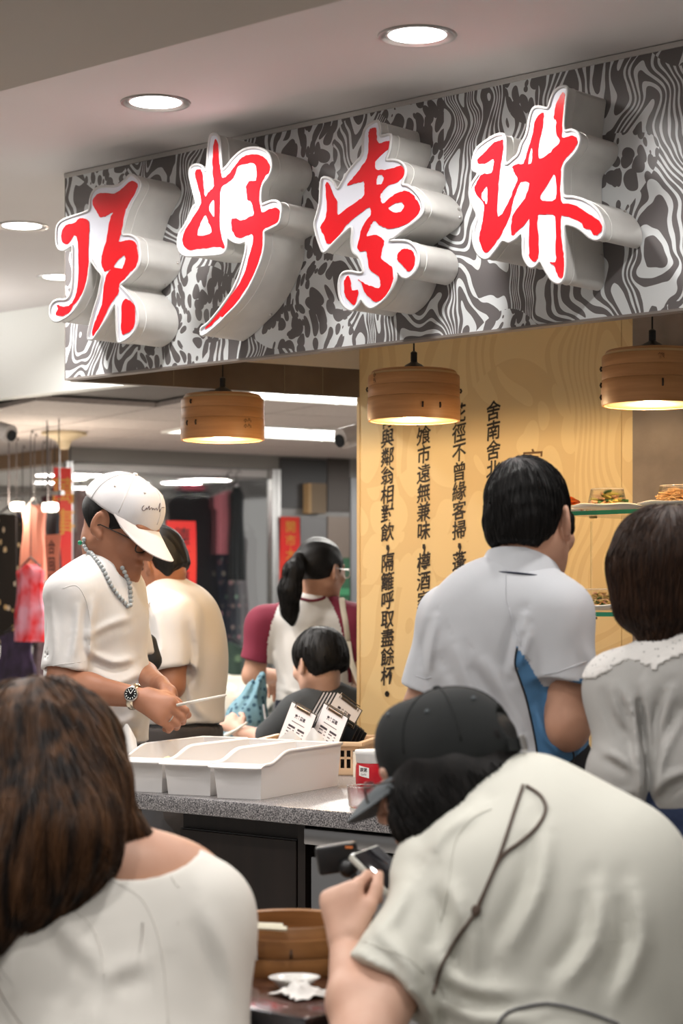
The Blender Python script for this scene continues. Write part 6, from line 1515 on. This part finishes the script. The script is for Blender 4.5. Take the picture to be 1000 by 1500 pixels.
# ------------------------------------------------------------------ 8 the woman in the cream blouse
def woman_blouse():
    j = J(978); Fd = nrm((-.30,.95,0)); R = nrm((.95,.30,0))
    root = thing('person', 'woman with long brown hair in a cream blouse seated at the dark table', 'person', (*j(190,1640)[:2], 0))
    CB = cloth('blouse', (.66,.635,.585), .7, .06, 16)
    sl, el = j(62,1382,-.03), j(20,1560,-.05); sr, er = j(291,1338,.0), j(309,1560,-.09)
    S = Solid(); S.cap(sl, el, .082, .095, .03); S.cap(sr, er, .062, .058, .03)
    S.ecap(j(186,1384,.005), j(190,1600,-.125), (.165,.105), (.155,.115), R, .04); S.ell(j(184,1432,-.038), (.152,.10,.15), R, Fd, k=.06)
    S.cap(j(200,1290,.03), sl, .050, .070, .10); S.cap(j(205,1290,.03), sr, .050, .056, .10)
    S.ell(j(203,1262,.005), (.090,.088,.032), R+np.array([0,0,.10]), Fd, k=.008, op='s')
    for ln in ([(75,1345,-.1),(130,1395,-.13),(152,1440,-.13)], [(150,1440,-.12),(170,1420,-.14),(215,1405,-.14)], [(148,1450,-.12),(140,1480,-.12),(135,1520,-.12)], [(300,1330,-.05),(330,1400,-.06),(345,1480,-.05)], [(40,1330,-.1),(20,1400,-.12),(10,1470,-.12)], [(90,1330,-.11),(110,1400,-.14),(110,1480,-.13)]): S.fold([j(*q) for q in ln], .018, .0040)
    S.disp(wrinkle(18, .003, (.2,0,1), 51))
    sh = sculpt('blouse', S, .006, CB, root); tree = bvh(sh)
    for ln, r in (([(58,1308),(95,1325),(128,1350),(146,1385),(152,1430)], .0008), ([(160,1287),(205,1315),(228,1360),(240,1420),(246,1500)], .0006), ([(250,1281),(254,1290),(262,1300)], .0009)):
        P = drape(tree, ln, .0005)
        if len(P) > 3: part('seam', tube(P, r, 5), CB, sh, world=True, smooth=True)
    h = Frame(j(40,1128,.06), (-.62,.72,-.30), (-.36,.18,.91), 1.06)
    B = Solid(); add_head(B, h); B.cap(h(0,-.03,-.05), j(195,1300,.02), .055, .065, .04); B.ecap(j(195,1310,.02), j(195,1400,0), (.13,.075), (.13,.07), R, .05)
    B.ell(j(203,1285,.02), (.125,.075,.06), R, Fd, k=.05)
    B.cap(j(200,1310,.03), sl, .05, .055, .04); B.cap(j(200,1310,.03), sr, .05, .045, .04)
    for a, e, w in ((sl, el, j(60,1560,.2)), (sr, er, j(290,1590,.12))):
        B.cap(a, e, .046, .042, .02); B.cap(e, w, .040, .026, .02); add_hand(B, w, (.15,.8,.1), (0,.2,.9), 1, [(.4,.6,.4)]*4, .17)
    sculpt('body', B, .006, SK_MID, root)
    Hh = Solid(); Hh.ell(h(0,-.014,.022), np.array([.098,.118,.108])*h.k, h.r, h.f, k=.001)
    Hh.chain([h(.03,-.05,.0), j(95,1175,-.03), j(85,1235,-.08), j(35,1300,-.10), j(-10,1370,-.12)], [.095,.082,.080,.060,.030], .05)
    Hh.chain([h(-.02,-.03,-.02), j(0,1200,-.02), j(-15,1290,-.08)], [.095,.085,.07], .05)
    Hh.chain([h(.04,-.07,-.07), j(150,1205,.02), j(185,1225,.0), j(225,1238,.01)], [.060,.040,.026,.010], .03)
    Hh.cut(h(0,.07,0), h.f, .02); Hh.disp(wrinkle(40, .005, (.35,0,1), 6)); Hh.disp(wrinkle(95, .0025, (.3,0,1), 9))
    hr = sculpt('hair', Hh, .006, HLB, root)
    top_ = h(.01,-.04,.12)
    def flow(p, n): return nrm((p-top_)*np.array([1,1,.3]))*.35+np.array([-.22 if p[2] < 1.06 else .12, 0, -1.])
    hair_strands(hr, root, HLB, flow, 1500, .20, .0013, 7, .004, lambda c, n: (n[:,1] < .4))
    nkc = j(230,1245,-.01)
    hair_strands(hr, root, HBR, lambda p, n: np.array([.8,0,-.55]), 140, .075, .0011, 8, .004, lambda c, n: (topx(c)[0] > 135) & (topx(c)[1] > 1185) & (n[:,1] < .5))
    hp = j(195,1650,-.06); seated(root, np.array([hp[0], hp[1], .56]), R, Fd, cloth('black_trousers'), 'dark round stool under the woman in the cream blouse')
woman_blouse()

# ------------------------------------------------------------------ phone on its folding stand
def phone_stand():
    t = thing('phone', 'phone in a clear case tilted on a folding stand beside the diner', 'phone', px(560, 1290, 3.30))
    a, b, c = px(511,1253,3.34), px(552,1238,3.40), px(595,1345,3.27)
    Y = nrm(b-a); X = nrm((c-a)-Y*np.dot(c-a, Y)); Z = np.cross(X, Y)
    Mx = basis(X, Y, Z, a); s = 1
    def g(x0, x1, y0, y1, z0, z1, bv): 
        return tr(box(x0, x1, min(s*y0, s*y1), max(s*y0, s*y1), z0, z1, bv), Mx)
    part('case', g(0,.150,0,.077,-.008,.003,.0035), mat('clear_case', (.62,.62,.56), .15, coat=.4), t, world=True)
    part('screen', g(.004,.146,.004,.073,.0031,.0040,.0003), mat('phone_screen', (.012,.011,.013), .06, coat=.3), t, world=True)
    part('side_key', g(.03,.055,-.0012,.001,-.004,.000,.0004), mat('key', (.5,.5,.45), .3), t, world=True)
    st = thing('phone_stand', 'black folding phone stand with a padded clamp arm', 'stand', (*px(520,1380,3.32)[:2], TZ+.0005))
    part('clamp_arm', tr(box(-.035,.035,-.012,.012,-.024,.024,.006), basis(nrm((1,.1,.14)), nrm((-.1,1,0)), nrm((-.14,0,1)), px(494,1257,3.40))), M_black, st, world=True)
    part('clamp_knob', sphere(px(510,1272,3.38), .016, 14, 10), M_black, st, world=True, smooth=True)
    part('orange_tab', tr(box(-.006,.006,-.004,.004,-.0015,.0015), basis((1,0,0),(0,1,0),(0,0,1),px(511,1241,3.39))), mat('orange', (.75,.22,.06), .4), st, world=True)
    ft = np.array([*px(574,1370,3.34)[:2], TZ+.004])
    part('upper_arm', tube([px(512,1268,3.38), px(535,1330,3.35)], .006, 8), M_black, st, world=True)
    part('lower_arm', tube([px(535,1330,3.35), ft], .007, 8), M_black, st, world=True)
    part('hinge', sphere(px(538,1335,3.35), .011, 12, 8), M_black, st, world=True, smooth=True)
    part('foot_plate', tr(lathe([(0,0),(.045,0),(.046,.003),(.04,.007),(0,.007)], 28), basis((1,0,0),(0,1,0),(0,0,1),(ft[0], ft[1], TZ+.0008))), M_black, st, world=True)
phone_stand()
# ================================================================== the clothes shop across the aisle
SL = np.array([-.594,.804]); SL /= np.linalg.norm(SL)          # left glass front runs this way from the corner
def ray_front(u, v, off=0.):          # on / behind the right-hand front
    o = SHC+SM*off; d = np.array([(u-500)/F, 1.]); D = np.dot(o, SM)/np.dot(d, SM); return px(u, v, D)
SLn = np.array([SL[1], -SL[0]]);  SLn = SLn if SLn[1] > 0 else -SLn
def ray_left(u, v, off=0.):
    o = SHC+SLn*off; d = np.array([(u-500)/F, 1.]); D = np.dot(o, SLn)/np.dot(d, SLn); return px(u, v, D)
M_shopw = mat('shop_wall', (.42,.40,.37), .7); M_alu = mat('aluminium', (.55,.55,.55), .3, 1.); M_bm = mat('shop_beam_grey', (.20,.19,.18), .5); M_bmL = mat('shop_beam_wood', (.34,.22,.13), .5)
def wall2(a, b, th, z0, z1, nr): return along(np.array([*a,0]), np.array([*b,0]), th, z0, z1, np.array([*nr,0]))
zb1 = 2.185
rE = SHC+SG*3.6; lE = SHC+SL*3.4
struct('trim_1', wall2(SHC, rE, .12, zb1, LOWC+.02, SM), M_bm); struct('trim_2', wall2(SHC, lE, .12, zb1, LOWC+.02, SLn), M_bmL)
back1 = SHC+SM*1.6+SG*(-1.2)
struct('wall_shop', wall2(SHC+SM*2.6+SG*-4, SHC+SM*2.6+SG*1.75, .08, 0, 2.6, SM), M_shopw)
struct('ceiling_shop', ([(*(SHC+SG*.1+SM*.1),2.19),(*(SHC+SG*1.75+SM*.1),2.19),(*(SHC+SG*1.75+SM*2.6),2.19),(*(SHC+SL*3.3+SLn*.1),2.19)], [(0,1,2,3)]), mat('shop_ceiling', (.75,.74,.72), .5))
M_pane = mat('shop_glass', (.85,.9,.9), .03, trans=1., ior=1.2, alpha=.22)
tR = np.dot(ray_front(398,800)[:2]-SHC, SG)
w1 = struct('window_1', wall2(SHC+SG*.03, SHC+SG*(tR), .008, .06, zb1, SM), M_pane); struct('window_2', wall2(SHC+SL*.03, lE, .008, .06, zb1, SLn), M_pane)
for u in (399.5, 406): 
    p = ray_front(u, 800); struct('window_frame', tr(box(-.014,.014,-.02,.03,0,zb1), rotz(tile_rot, (p[0], p[1], 0))), M_alu, w1)
struct('window_frame', tr(box(-.02,.02,-.02,.02,0,zb1), rotz(tile_rot, (*SHC, 0))), M_alu, w1)
struct('window_frame', wall2(SHC, SHC+SG*tR, .03, 0, .06, SM), M_alu, w1)
# metal-clad wall right of the shop
M_clad = mat('metal_cladding', (.17,.17,.17), .35, .5, vary=(3, (.22,.215,.21)))
wc = struct('wall_cladding', wall2(SHC+SG*tR, rE+SG*2, .06, 0, zb1, SM), M_clad)
def panel_px(u0, u1, v0, v1, m, nm, th=.01, off=-.012):
    a, b = ray_front(u0, v1, off), ray_front(u1, v0, off); t0 = np.dot(a[:2]-SHC, SG); t1 = np.dot(b[:2]-SHC, SG)
    z0, z1 = ray_front((u0+u1)/2, v1, off)[2], ray_front((u0+u1)/2, v0, off)[2]; o = SHC+SM*off
    return wall2(o+SG*t0, o+SG*t1, th, z0, z1, SM)
for k, (u0, u1, v0, v1, c) in enumerate([(410,478,672,745,(.05,.05,.052)),(440,478,757,1060,(.15,.15,.155)),(480,512,672,750,(.06,.05,.045)),(480,512,757,1060,(.20,.16,.135)),(410,438,868,1060,(.12,.12,.125)),(514,526,700,1060,(.32,.33,.35))]):
    struct('cladding_panel', panel_px(u0,u1,v0,v1,None,''), mat('clad_%d' % k, c, .3, .3), wc)
def signplate(name, lab, u0, u1, v0, v1, c, txt, tc, size, cat='banner', off=-.03, left=False, c2=None, horiz=False):
    rayf = ray_left if left else ray_front; ax = SL*-1 if left else SG; nr = SLn if left else SM
    p = rayf((u0+u1)/2, (v0+v1)/2, off); w = abs(np.dot(rayf(u1, (v0+v1)/2, off)[:2]-rayf(u0, (v0+v1)/2, off)[:2], ax)); hh = abs(rayf((u0+u1)/2, v0, off)[2]-rayf((u0+u1)/2, v1, off)[2])
    t = thing(name, lab, cat, (p[0], p[1], p[2]-hh/2), math.atan2(ax[1], ax[0]))
    part('sheet', grid(lambda a, b: ((a-.5)*w, .006*math.sin(5*b+2*a), hh*b), 8, 16, .0015), mat(name+'_'+lab[:12], c, .55, vary=(4, c2, 3, (1,1,1)) if c2 else None), t, smooth=60)
    if off < -.09: part('string', join(tube([(-w*.42,0,hh),(-w*.42,0,LOWC-p[2]+hh/2)], .003, 6), tube([(w*.42,0,hh),(w*.42,0,LOWC-p[2]+hh/2)], .003, 6)), M_black, t)
    gs = []; z = hh-size*.9
    for ch in txt:
        gs.append(tr(glyph(ch, size, .0008), basis((1,0,0),(0,0,1),(0,-1,0),(0,-.0085,z)))); z -= size*1.12
    if gs: part('lettering', join(*gs), mat('letter_'+lab[:12], tc, .6), t, smooth=False)
    return t
signplate('spring_banner', 'red paper banner with faded gold brushwork hanging at the shop corner', 78, 105, 685, 880, (.55,.012,.010), '萬事', (.50,.22,.03), .16, off=-.10, c2=(.50,.035,.012))
signplate('spring_banner', 'red poster with black calligraphy over the black dress', 243, 287, 763, 878, (.62,.010,.012), '德旺福', (.03,.008,.008), .115, off=-.03, c2=(.60,.03,.012))
signplate('spring_banner', 'red paper banner with dark characters on the metal wall', 410, 439, 757, 885, (.50,.018,.008), '開市大', (.10,.01,.01), .075, off=-.03, c2=(.55,.05,.01))
signplate('price_sign', 'salmon paper sign with black writing hung between the clothes', 67, 88, 783, 872, (.62,.18,.11), '合回特', (.05,.02,.02), .075, 'sign', off=-.90, left=True)
bx_ = panel_px(455, 478, 708, 752, None, '', .06, -.075)
t_ = thing('meter_box', 'brown metal meter box fixed on the cladding wall', 'box', ray_front(466, 752, -.05)); part('body', bx_, mat('meter_brown', (.20,.15,.10), .5), t_, world=True); part('door_edge', panel_px(452, 456, 708, 752, None, '', .07, -.08), mat('meter_edge', (.42,.28,.14), .5), t_, world=True)
gb = thing('green_crate', 'dark green crate stacked behind the ponytail woman', 'crate', ray_front(505, 990, -.3)); part('body', panel_px(494, 512, 817, 985, None, '', .2, -.32), mat('crate_green', (.012,.07,.03), .5), gb, world=True); part('band', panel_px(494, 512, 862, 872, None, '', .01, -.331), mat('crate_band', (.03,.18,.08), .5), gb, world=True)
# rail inside the right-hand window
RAIL = .36
a, b = ray_front(108, 697, RAIL), ray_front(396, 697, RAIL); zr = ray_front(250, 697, RAIL)[2]
single('clothes_rail', tube([(a[0],a[1],zr),(b[0],b[1],zr)], .012, 10), M_alu, 'long metal clothes rail inside the shop window', 'rail')
RL0, RL1 = ray_left(-20, 728, -.40), ray_left(92, 722, -.40)
def lrail(p):
    t = np.dot(p[:2]-RL0[:2], RL1[:2]-RL0[:2])/np.dot(RL1[:2]-RL0[:2], RL1[:2]-RL0[:2]); return RL0[2]+(RL1[2]-RL0[2])*t-p[2]
def garment(lab, u0, u1, v0, v1, col, style='dress', left=False, off=.36, c2=None, sc=8, flare=1.15, seed=0, collar=None, dots=None):
    rayf = ray_left if left else ray_front; ax = -SL if left else SG
    vm = (v0+v1)/2; p = rayf((u0+u1)/2, v1, off); w = abs(np.dot(rayf(u1, vm, off)[:2]-rayf(u0, vm, off)[:2], ax)); hh = abs(rayf((u0+u1)/2, v0, off)[2]-rayf((u0+u1)/2, v1, off)[2])
    t = thing('hanging_garment', lab, 'clothes', p, math.atan2(ax[1], ax[0]), 'clothes on the shop rails')
    if dots:
        m = mat('garment_%d' % seed, col, .85); nt = m.node_tree; v = nt.nodes.new('ShaderNodeTexVoronoi'); v.inputs['Scale'].default_value = sc; tcn = nt.nodes.new('ShaderNodeTexCoord'); nt.links.new(tcn.outputs['Object'], v.inputs['Vector'])
        fac = mth(nt, 'LESS_THAN', v.outputs['Distance'], .25); mx = nt.nodes.new('ShaderNodeMix'); mx.data_type = 'RGBA'; mx.inputs[6].default_value = (*col, 1)
        hsv = nt.nodes.new('ShaderNodeMix'); hsv.data_type = 'RGBA'; hsv.inputs[6].default_value = (*dots[0], 1); hsv.inputs[7].default_value = (*dots[1], 1)
        sp = nt.nodes.new('ShaderNodeSeparateColor'); nt.links.new(v.outputs['Color'], sp.inputs[0]); nt.links.new(sp.outputs[0], hsv.inputs[0])
        nt.links.new(fac, mx.inputs[0]); nt.links.new(hsv.outputs[2], mx.inputs[7]); nt.links.new(mx.outputs[2], nt.nodes['Principled BSDF'].inputs['Base Color'])
    else: m = mat('garment_%d' % seed, col, .85, vary=(sc, c2, 2, (1,1,1)) if c2 else None)
    rs = np.random.RandomState(seed); ph = rs.rand(4)*6
    n = 26; m2 = 22; V = []; Fc = []
    for i in range(m2+1):
        b = i/m2
        if b < .10: ww = w*(.34+.66*(b/.10)**.6)                 # sloping shoulders
        elif b < .30 and style == 'tee': ww = w*1.0
        elif style == 'tee': ww = w*(.80)
        else: ww = w*(1-.18*math.sin(min((b-.1)/.5,1)*math.pi)+(flare-1)*b)
        for k in range(n):
            a = 2*math.pi*k/n; x = ww/2*math.cos(a); fold = (.006+.013*b)*math.sin(3*a+ph[0]+1.5*b)*math.sin(5*a+ph[1])
            V.append((x, (.030+.012*b)*math.sin(a)+fold, hh*(1-b)-.012*abs(math.cos(a))*(b < .05)))
    for i in range(m2):
        for k in range(n): l = (k+1) % n; Fc.append((i*n+k, (i+1)*n+k, (i+1)*n+l, i*n+l))
    Fc.append(tuple(range(n))); Fc.append(tuple(m2*n+k for k in range(n))[::-1])
    part('cloth', (V, Fc), m, t, smooth=60)
    zt = zr-p[2] if (not left and off == RAIL) else (2.185-p[2] if not left else (lrail(p) if off == -.40 else LOWC-p[2]))      # on a rail, else on a wire from the ceiling
    part('hanger', join(tube([(-w*.36,0,hh*.965),(0,0,hh+.035),(w*.36,0,hh*.965)], .006, 6), tube([(0,0,hh+.035),(0,0,max(zt-.03,hh+.05)),(.015,0,max(zt,hh+.07)),(.03,0,max(zt-.02,hh+.05))], .003, 6)), mat('hanger_dark', (.06,.05,.05), .5), t, smooth=True)
    if collar: part('neckline', tr(lathe([(.07,-.02),(.085,0),(.07,.018),(.06,0)], 20, True), basis((1,0,0),(0,.5,0),(0,0,1),(0,-.01,hh-.01))), mat('pink_collar', collar, .8), t, smooth=True)
    return t
garment('dusty rose top at the end of the rail by the shop corner', 106, 130, 716, 860, (.20,.12,.11), seed=1, c2=(.26,.16,.15))
garment('plain navy top beside the dusty rose one', 128, 172, 714, 880, (.012,.016,.03), off=.52, seed=2)
garment('long black dress with a pink neckline behind the red poster', 238, 324, 712, 1010, (.006,.006,.008), 'dress', seed=3, collar=(.55,.12,.18), flare=1.0)
garment('dark floral dress with green and pink blossoms beside the black dress', 309, 350, 760, 985, (.020,.028,.045), off=.52, seed=4, sc=14, dots=((.55,.12,.22),(.22,.42,.30)))
garment('dusty pink blouse hung over the dark floral dress', 313, 352, 718, 812, (.42,.14,.17), 'tee', off=.235, seed=5)
garment('pale grey long shirt at the end of the window', 333, 362, 775, 960, (.30,.28,.29), off=.66, seed=6, c2=(.24,.22,.25))
garment('narrow black top with a dark sleeve on the window rail', 336, 356, 712, 850, (.010,.012,.014), off=.105, seed=7, flare=1.25)
garment('green leaf print skirt low in the window', 306, 362, 940, 1060, (.035,.06,.045), off=.172, seed=8, sc=10, dots=((.20,.28,.16),(.10,.16,.10)))
garment('black dress with white and gold blossoms at the left shop front', -22, 44, 752, 945, (.016,.011,.008), left=True, off=-.40, seed=10, sc=15, dots=((.62,.52,.42),(.60,.38,.14)))
garment('royal blue top behind the blossom dress', 20, 46, 752, 850, (.020,.022,.13), left=True, off=-.26, seed=11, sc=12, dots=((.12,.18,.35),(.5,.45,.4)))
garment('salmon pink dress hanging beside the blue top', 35, 66, 738, 850, (.68,.25,.17), left=True, off=-.60, seed=12, flare=1.05)
garment('black coat beneath the small white spotlight', 62, 86, 745, 850, (.010,.010,.014), left=True, off=-.46, seed=13)
garment('pale pink long dress with red stripes at the shop corner', 26, 64, 826, 940, (.62,.28,.36), left=True, off=-.70, seed=14, c2=(.60,.012,.015), sc=9, flare=1.1)
garment('dark plaid skirt low at the left shop front', 0, 48, 925, 1010, (.022,.014,.028), left=True, off=-.55, seed=15, c2=(.05,.03,.07), sc=14)
garment('mauve lace dress low at the shop corner', 51, 74, 925, 1010, (.22,.15,.17), left=True, off=-.335, seed=16, c2=(.30,.24,.26), sc=18)
garment('maroon dress behind the salmon sign', 84, 106, 780, 960, (.10,.012,.025), left=False, off=.56, seed=17)
garment('wine red scarf hung high beside the banner', 62, 82, 720, 790, (.09,.012,.02), left=True, off=-.09, seed=18)
wires = [tube([RL0+(RL1-RL0)*f, np.array([*(RL0+(RL1-RL0)*f)[:2], LOWC])], .003, 6) for f in (.04, .96)]
single('clothes_rail', join(tube([RL0, RL1], .012, 10), *wires), M_alu, 'clothes rail hung on wires along the left shop front', 'rail')
for u, v, lab in ((21, 742, 'warm shop spotlight shining beside the orange hanger'), (78, 743, 'small cylindrical spotlight shining beside the red banner')):
    p = ray_left(u, v, -.74 if u > 50 else -.62); sp_ = thing('spotlight', lab, 'lamp', p)
    part('can', tr(lathe([(.012,-.06),(.024,-.054),(.028,0),(.025,.0)], 20), basis((0,-1,0),(0,0,1),(-1,0,0) if u < 50 else (1,-.2,0), (0,0,0))), M_white, sp_, smooth=40)
    part('lens', sphere((.0 if u < 50 else .01,-.01,0), .023, 14, 10), mat('spot_glow', (1,1,1), .4, emit=(1,.9,.75), es=7), sp_, smooth=True)
    part('stem', tube([(-.03,0,.008),(-.03,0,LOWC-p[2])], .004, 8), mat('hanger_dark'), sp_)
    la = bpy.data.lights.new('spot_lamp', 'POINT'); la.energy = 14; la.color = (1,.88,.72); la.shadow_soft_size = .05; link('spot_lamp', la, sp_, (0,-.09,0))
for k in range(3):
    c = SHC+(SL*1.5+SLn*1.15, SG*.45+SM*.85, SG*1.3+SM*.9)[k]; la = bpy.data.lights.new('shop_lamp', 'AREA'); la.shape = 'RECTANGLE'; la.size = .24; la.size_y = .12; la.energy = 55; la.color = (1,.95,.88)
    t_ = thing('shop_ceiling_light', 'white panel light on the ceiling inside the clothes shop', 'ceiling light', (c[0], c[1], 2.165), tile_rot, 'panel lights inside the shop'); part('housing', box(-.13,.13,-.07,.07,.0,.024,.004), M_white, t_); part('diffuser', box(-.12,.12,-.06,.06,-.003,.0), M_troff, t_); link('shop_lamp', la, t_, (0,0,-.01))
# plastic bag of cream goods and shelf below the window
sh_ = ray_front(345, 1040, -.45)
S = Solid(); S.ell(sh_+UP*.06, (.20,.14,.12), k=.05); S.ell(sh_+np.array([.10,0,.10]), (.13,.12,.10), k=.06); S.ell(sh_+np.array([-.08,.02,.12]), (.10,.1,.09), k=.05); S.disp(wrinkle(38, .012, (0,0,1), 4)); S.cut(sh_-UP*.03, (0,0,-1))
V, Fc = S.mesh(.012); single('plastic_bag', (V, Fc), mat('bag_cream', (.62,.57,.46), .35, bump=(30,.5,.01), coat=.4, vary=(7, (.72,.70,.64))), 'large clear plastic bag of cream goods on the low shelf', 'bag', smooth=True)
z_ = sh_[2]-.032
t_ = thing('low_shelf', 'grey metal shelf under the large plastic bag', 'shelf', (sh_[0], sh_[1], 0), tile_rot); part('board', box(-.35,.35,-.2,.2,z_-.025,z_-.001,.003), M_alu, t_)
for x in (-.32, .32):
    for y in (-.17, .17): part('leg', box(x-.012,x+.012,y-.012,y+.012,0,z_-.025), M_alu, t_)
# ceiling fittings of the low ceiling
def cctv(u, v, D, lab, flip):
    p = px(u, v, D); t = thing('security_camera', lab, 'camera', p)
    d = nrm((flip*.75,-.6,-.25)); 
    part('housing', tube([-d*.09, d*.05], .036, 16), mat('camera_white', (.55,.50,.47), .4), t, smooth=40); part('hood', tube([-d*.02+UP*.012, d*.065+UP*.012], .038, 16), mat('camera_white'), t, smooth=40)
    part('lens', tube([d*.066, d*.072], .026, 16), M_black, t, smooth=40); bq = -d*.06; bq = np.array([bq[0], bq[1], LOWC-p[2]]); part('bracket', tube([-d*.06, -d*.06+UP*.06, bq], .012, 8), mat('camera_white'), t, smooth=True)
    part('base_plate', tr(lathe([(0,0),(.04,0),(.04,.01),(0,.01)], 18), basis((1,0,0),(0,1,0),(0,0,1),bq-UP*.0095)), mat('camera_white'), t)
cctv(516, 641, 8.25, 'white bullet camera under the low ceiling beside the poem panel', -1)
cctv(3, 634, 9.5, 'white bullet camera under the low ceiling by the clothes shop', 1)
p = px(94, 640, 10.85); t_ = thing('ceiling_fan_base', 'cream cone-shaped fitting under the low tiled ceiling', 'ceiling fitting', (p[0], p[1], LOWC))
part('cone', lathe([(.0,-.095),(.025,-.09),(.04,-.05),(.09,-.025),(.12,-.018),(.12,-.002),(0,-.002)], 28), mat('cream_fitting', (.50,.40,.26), .5), t_, smooth=40)
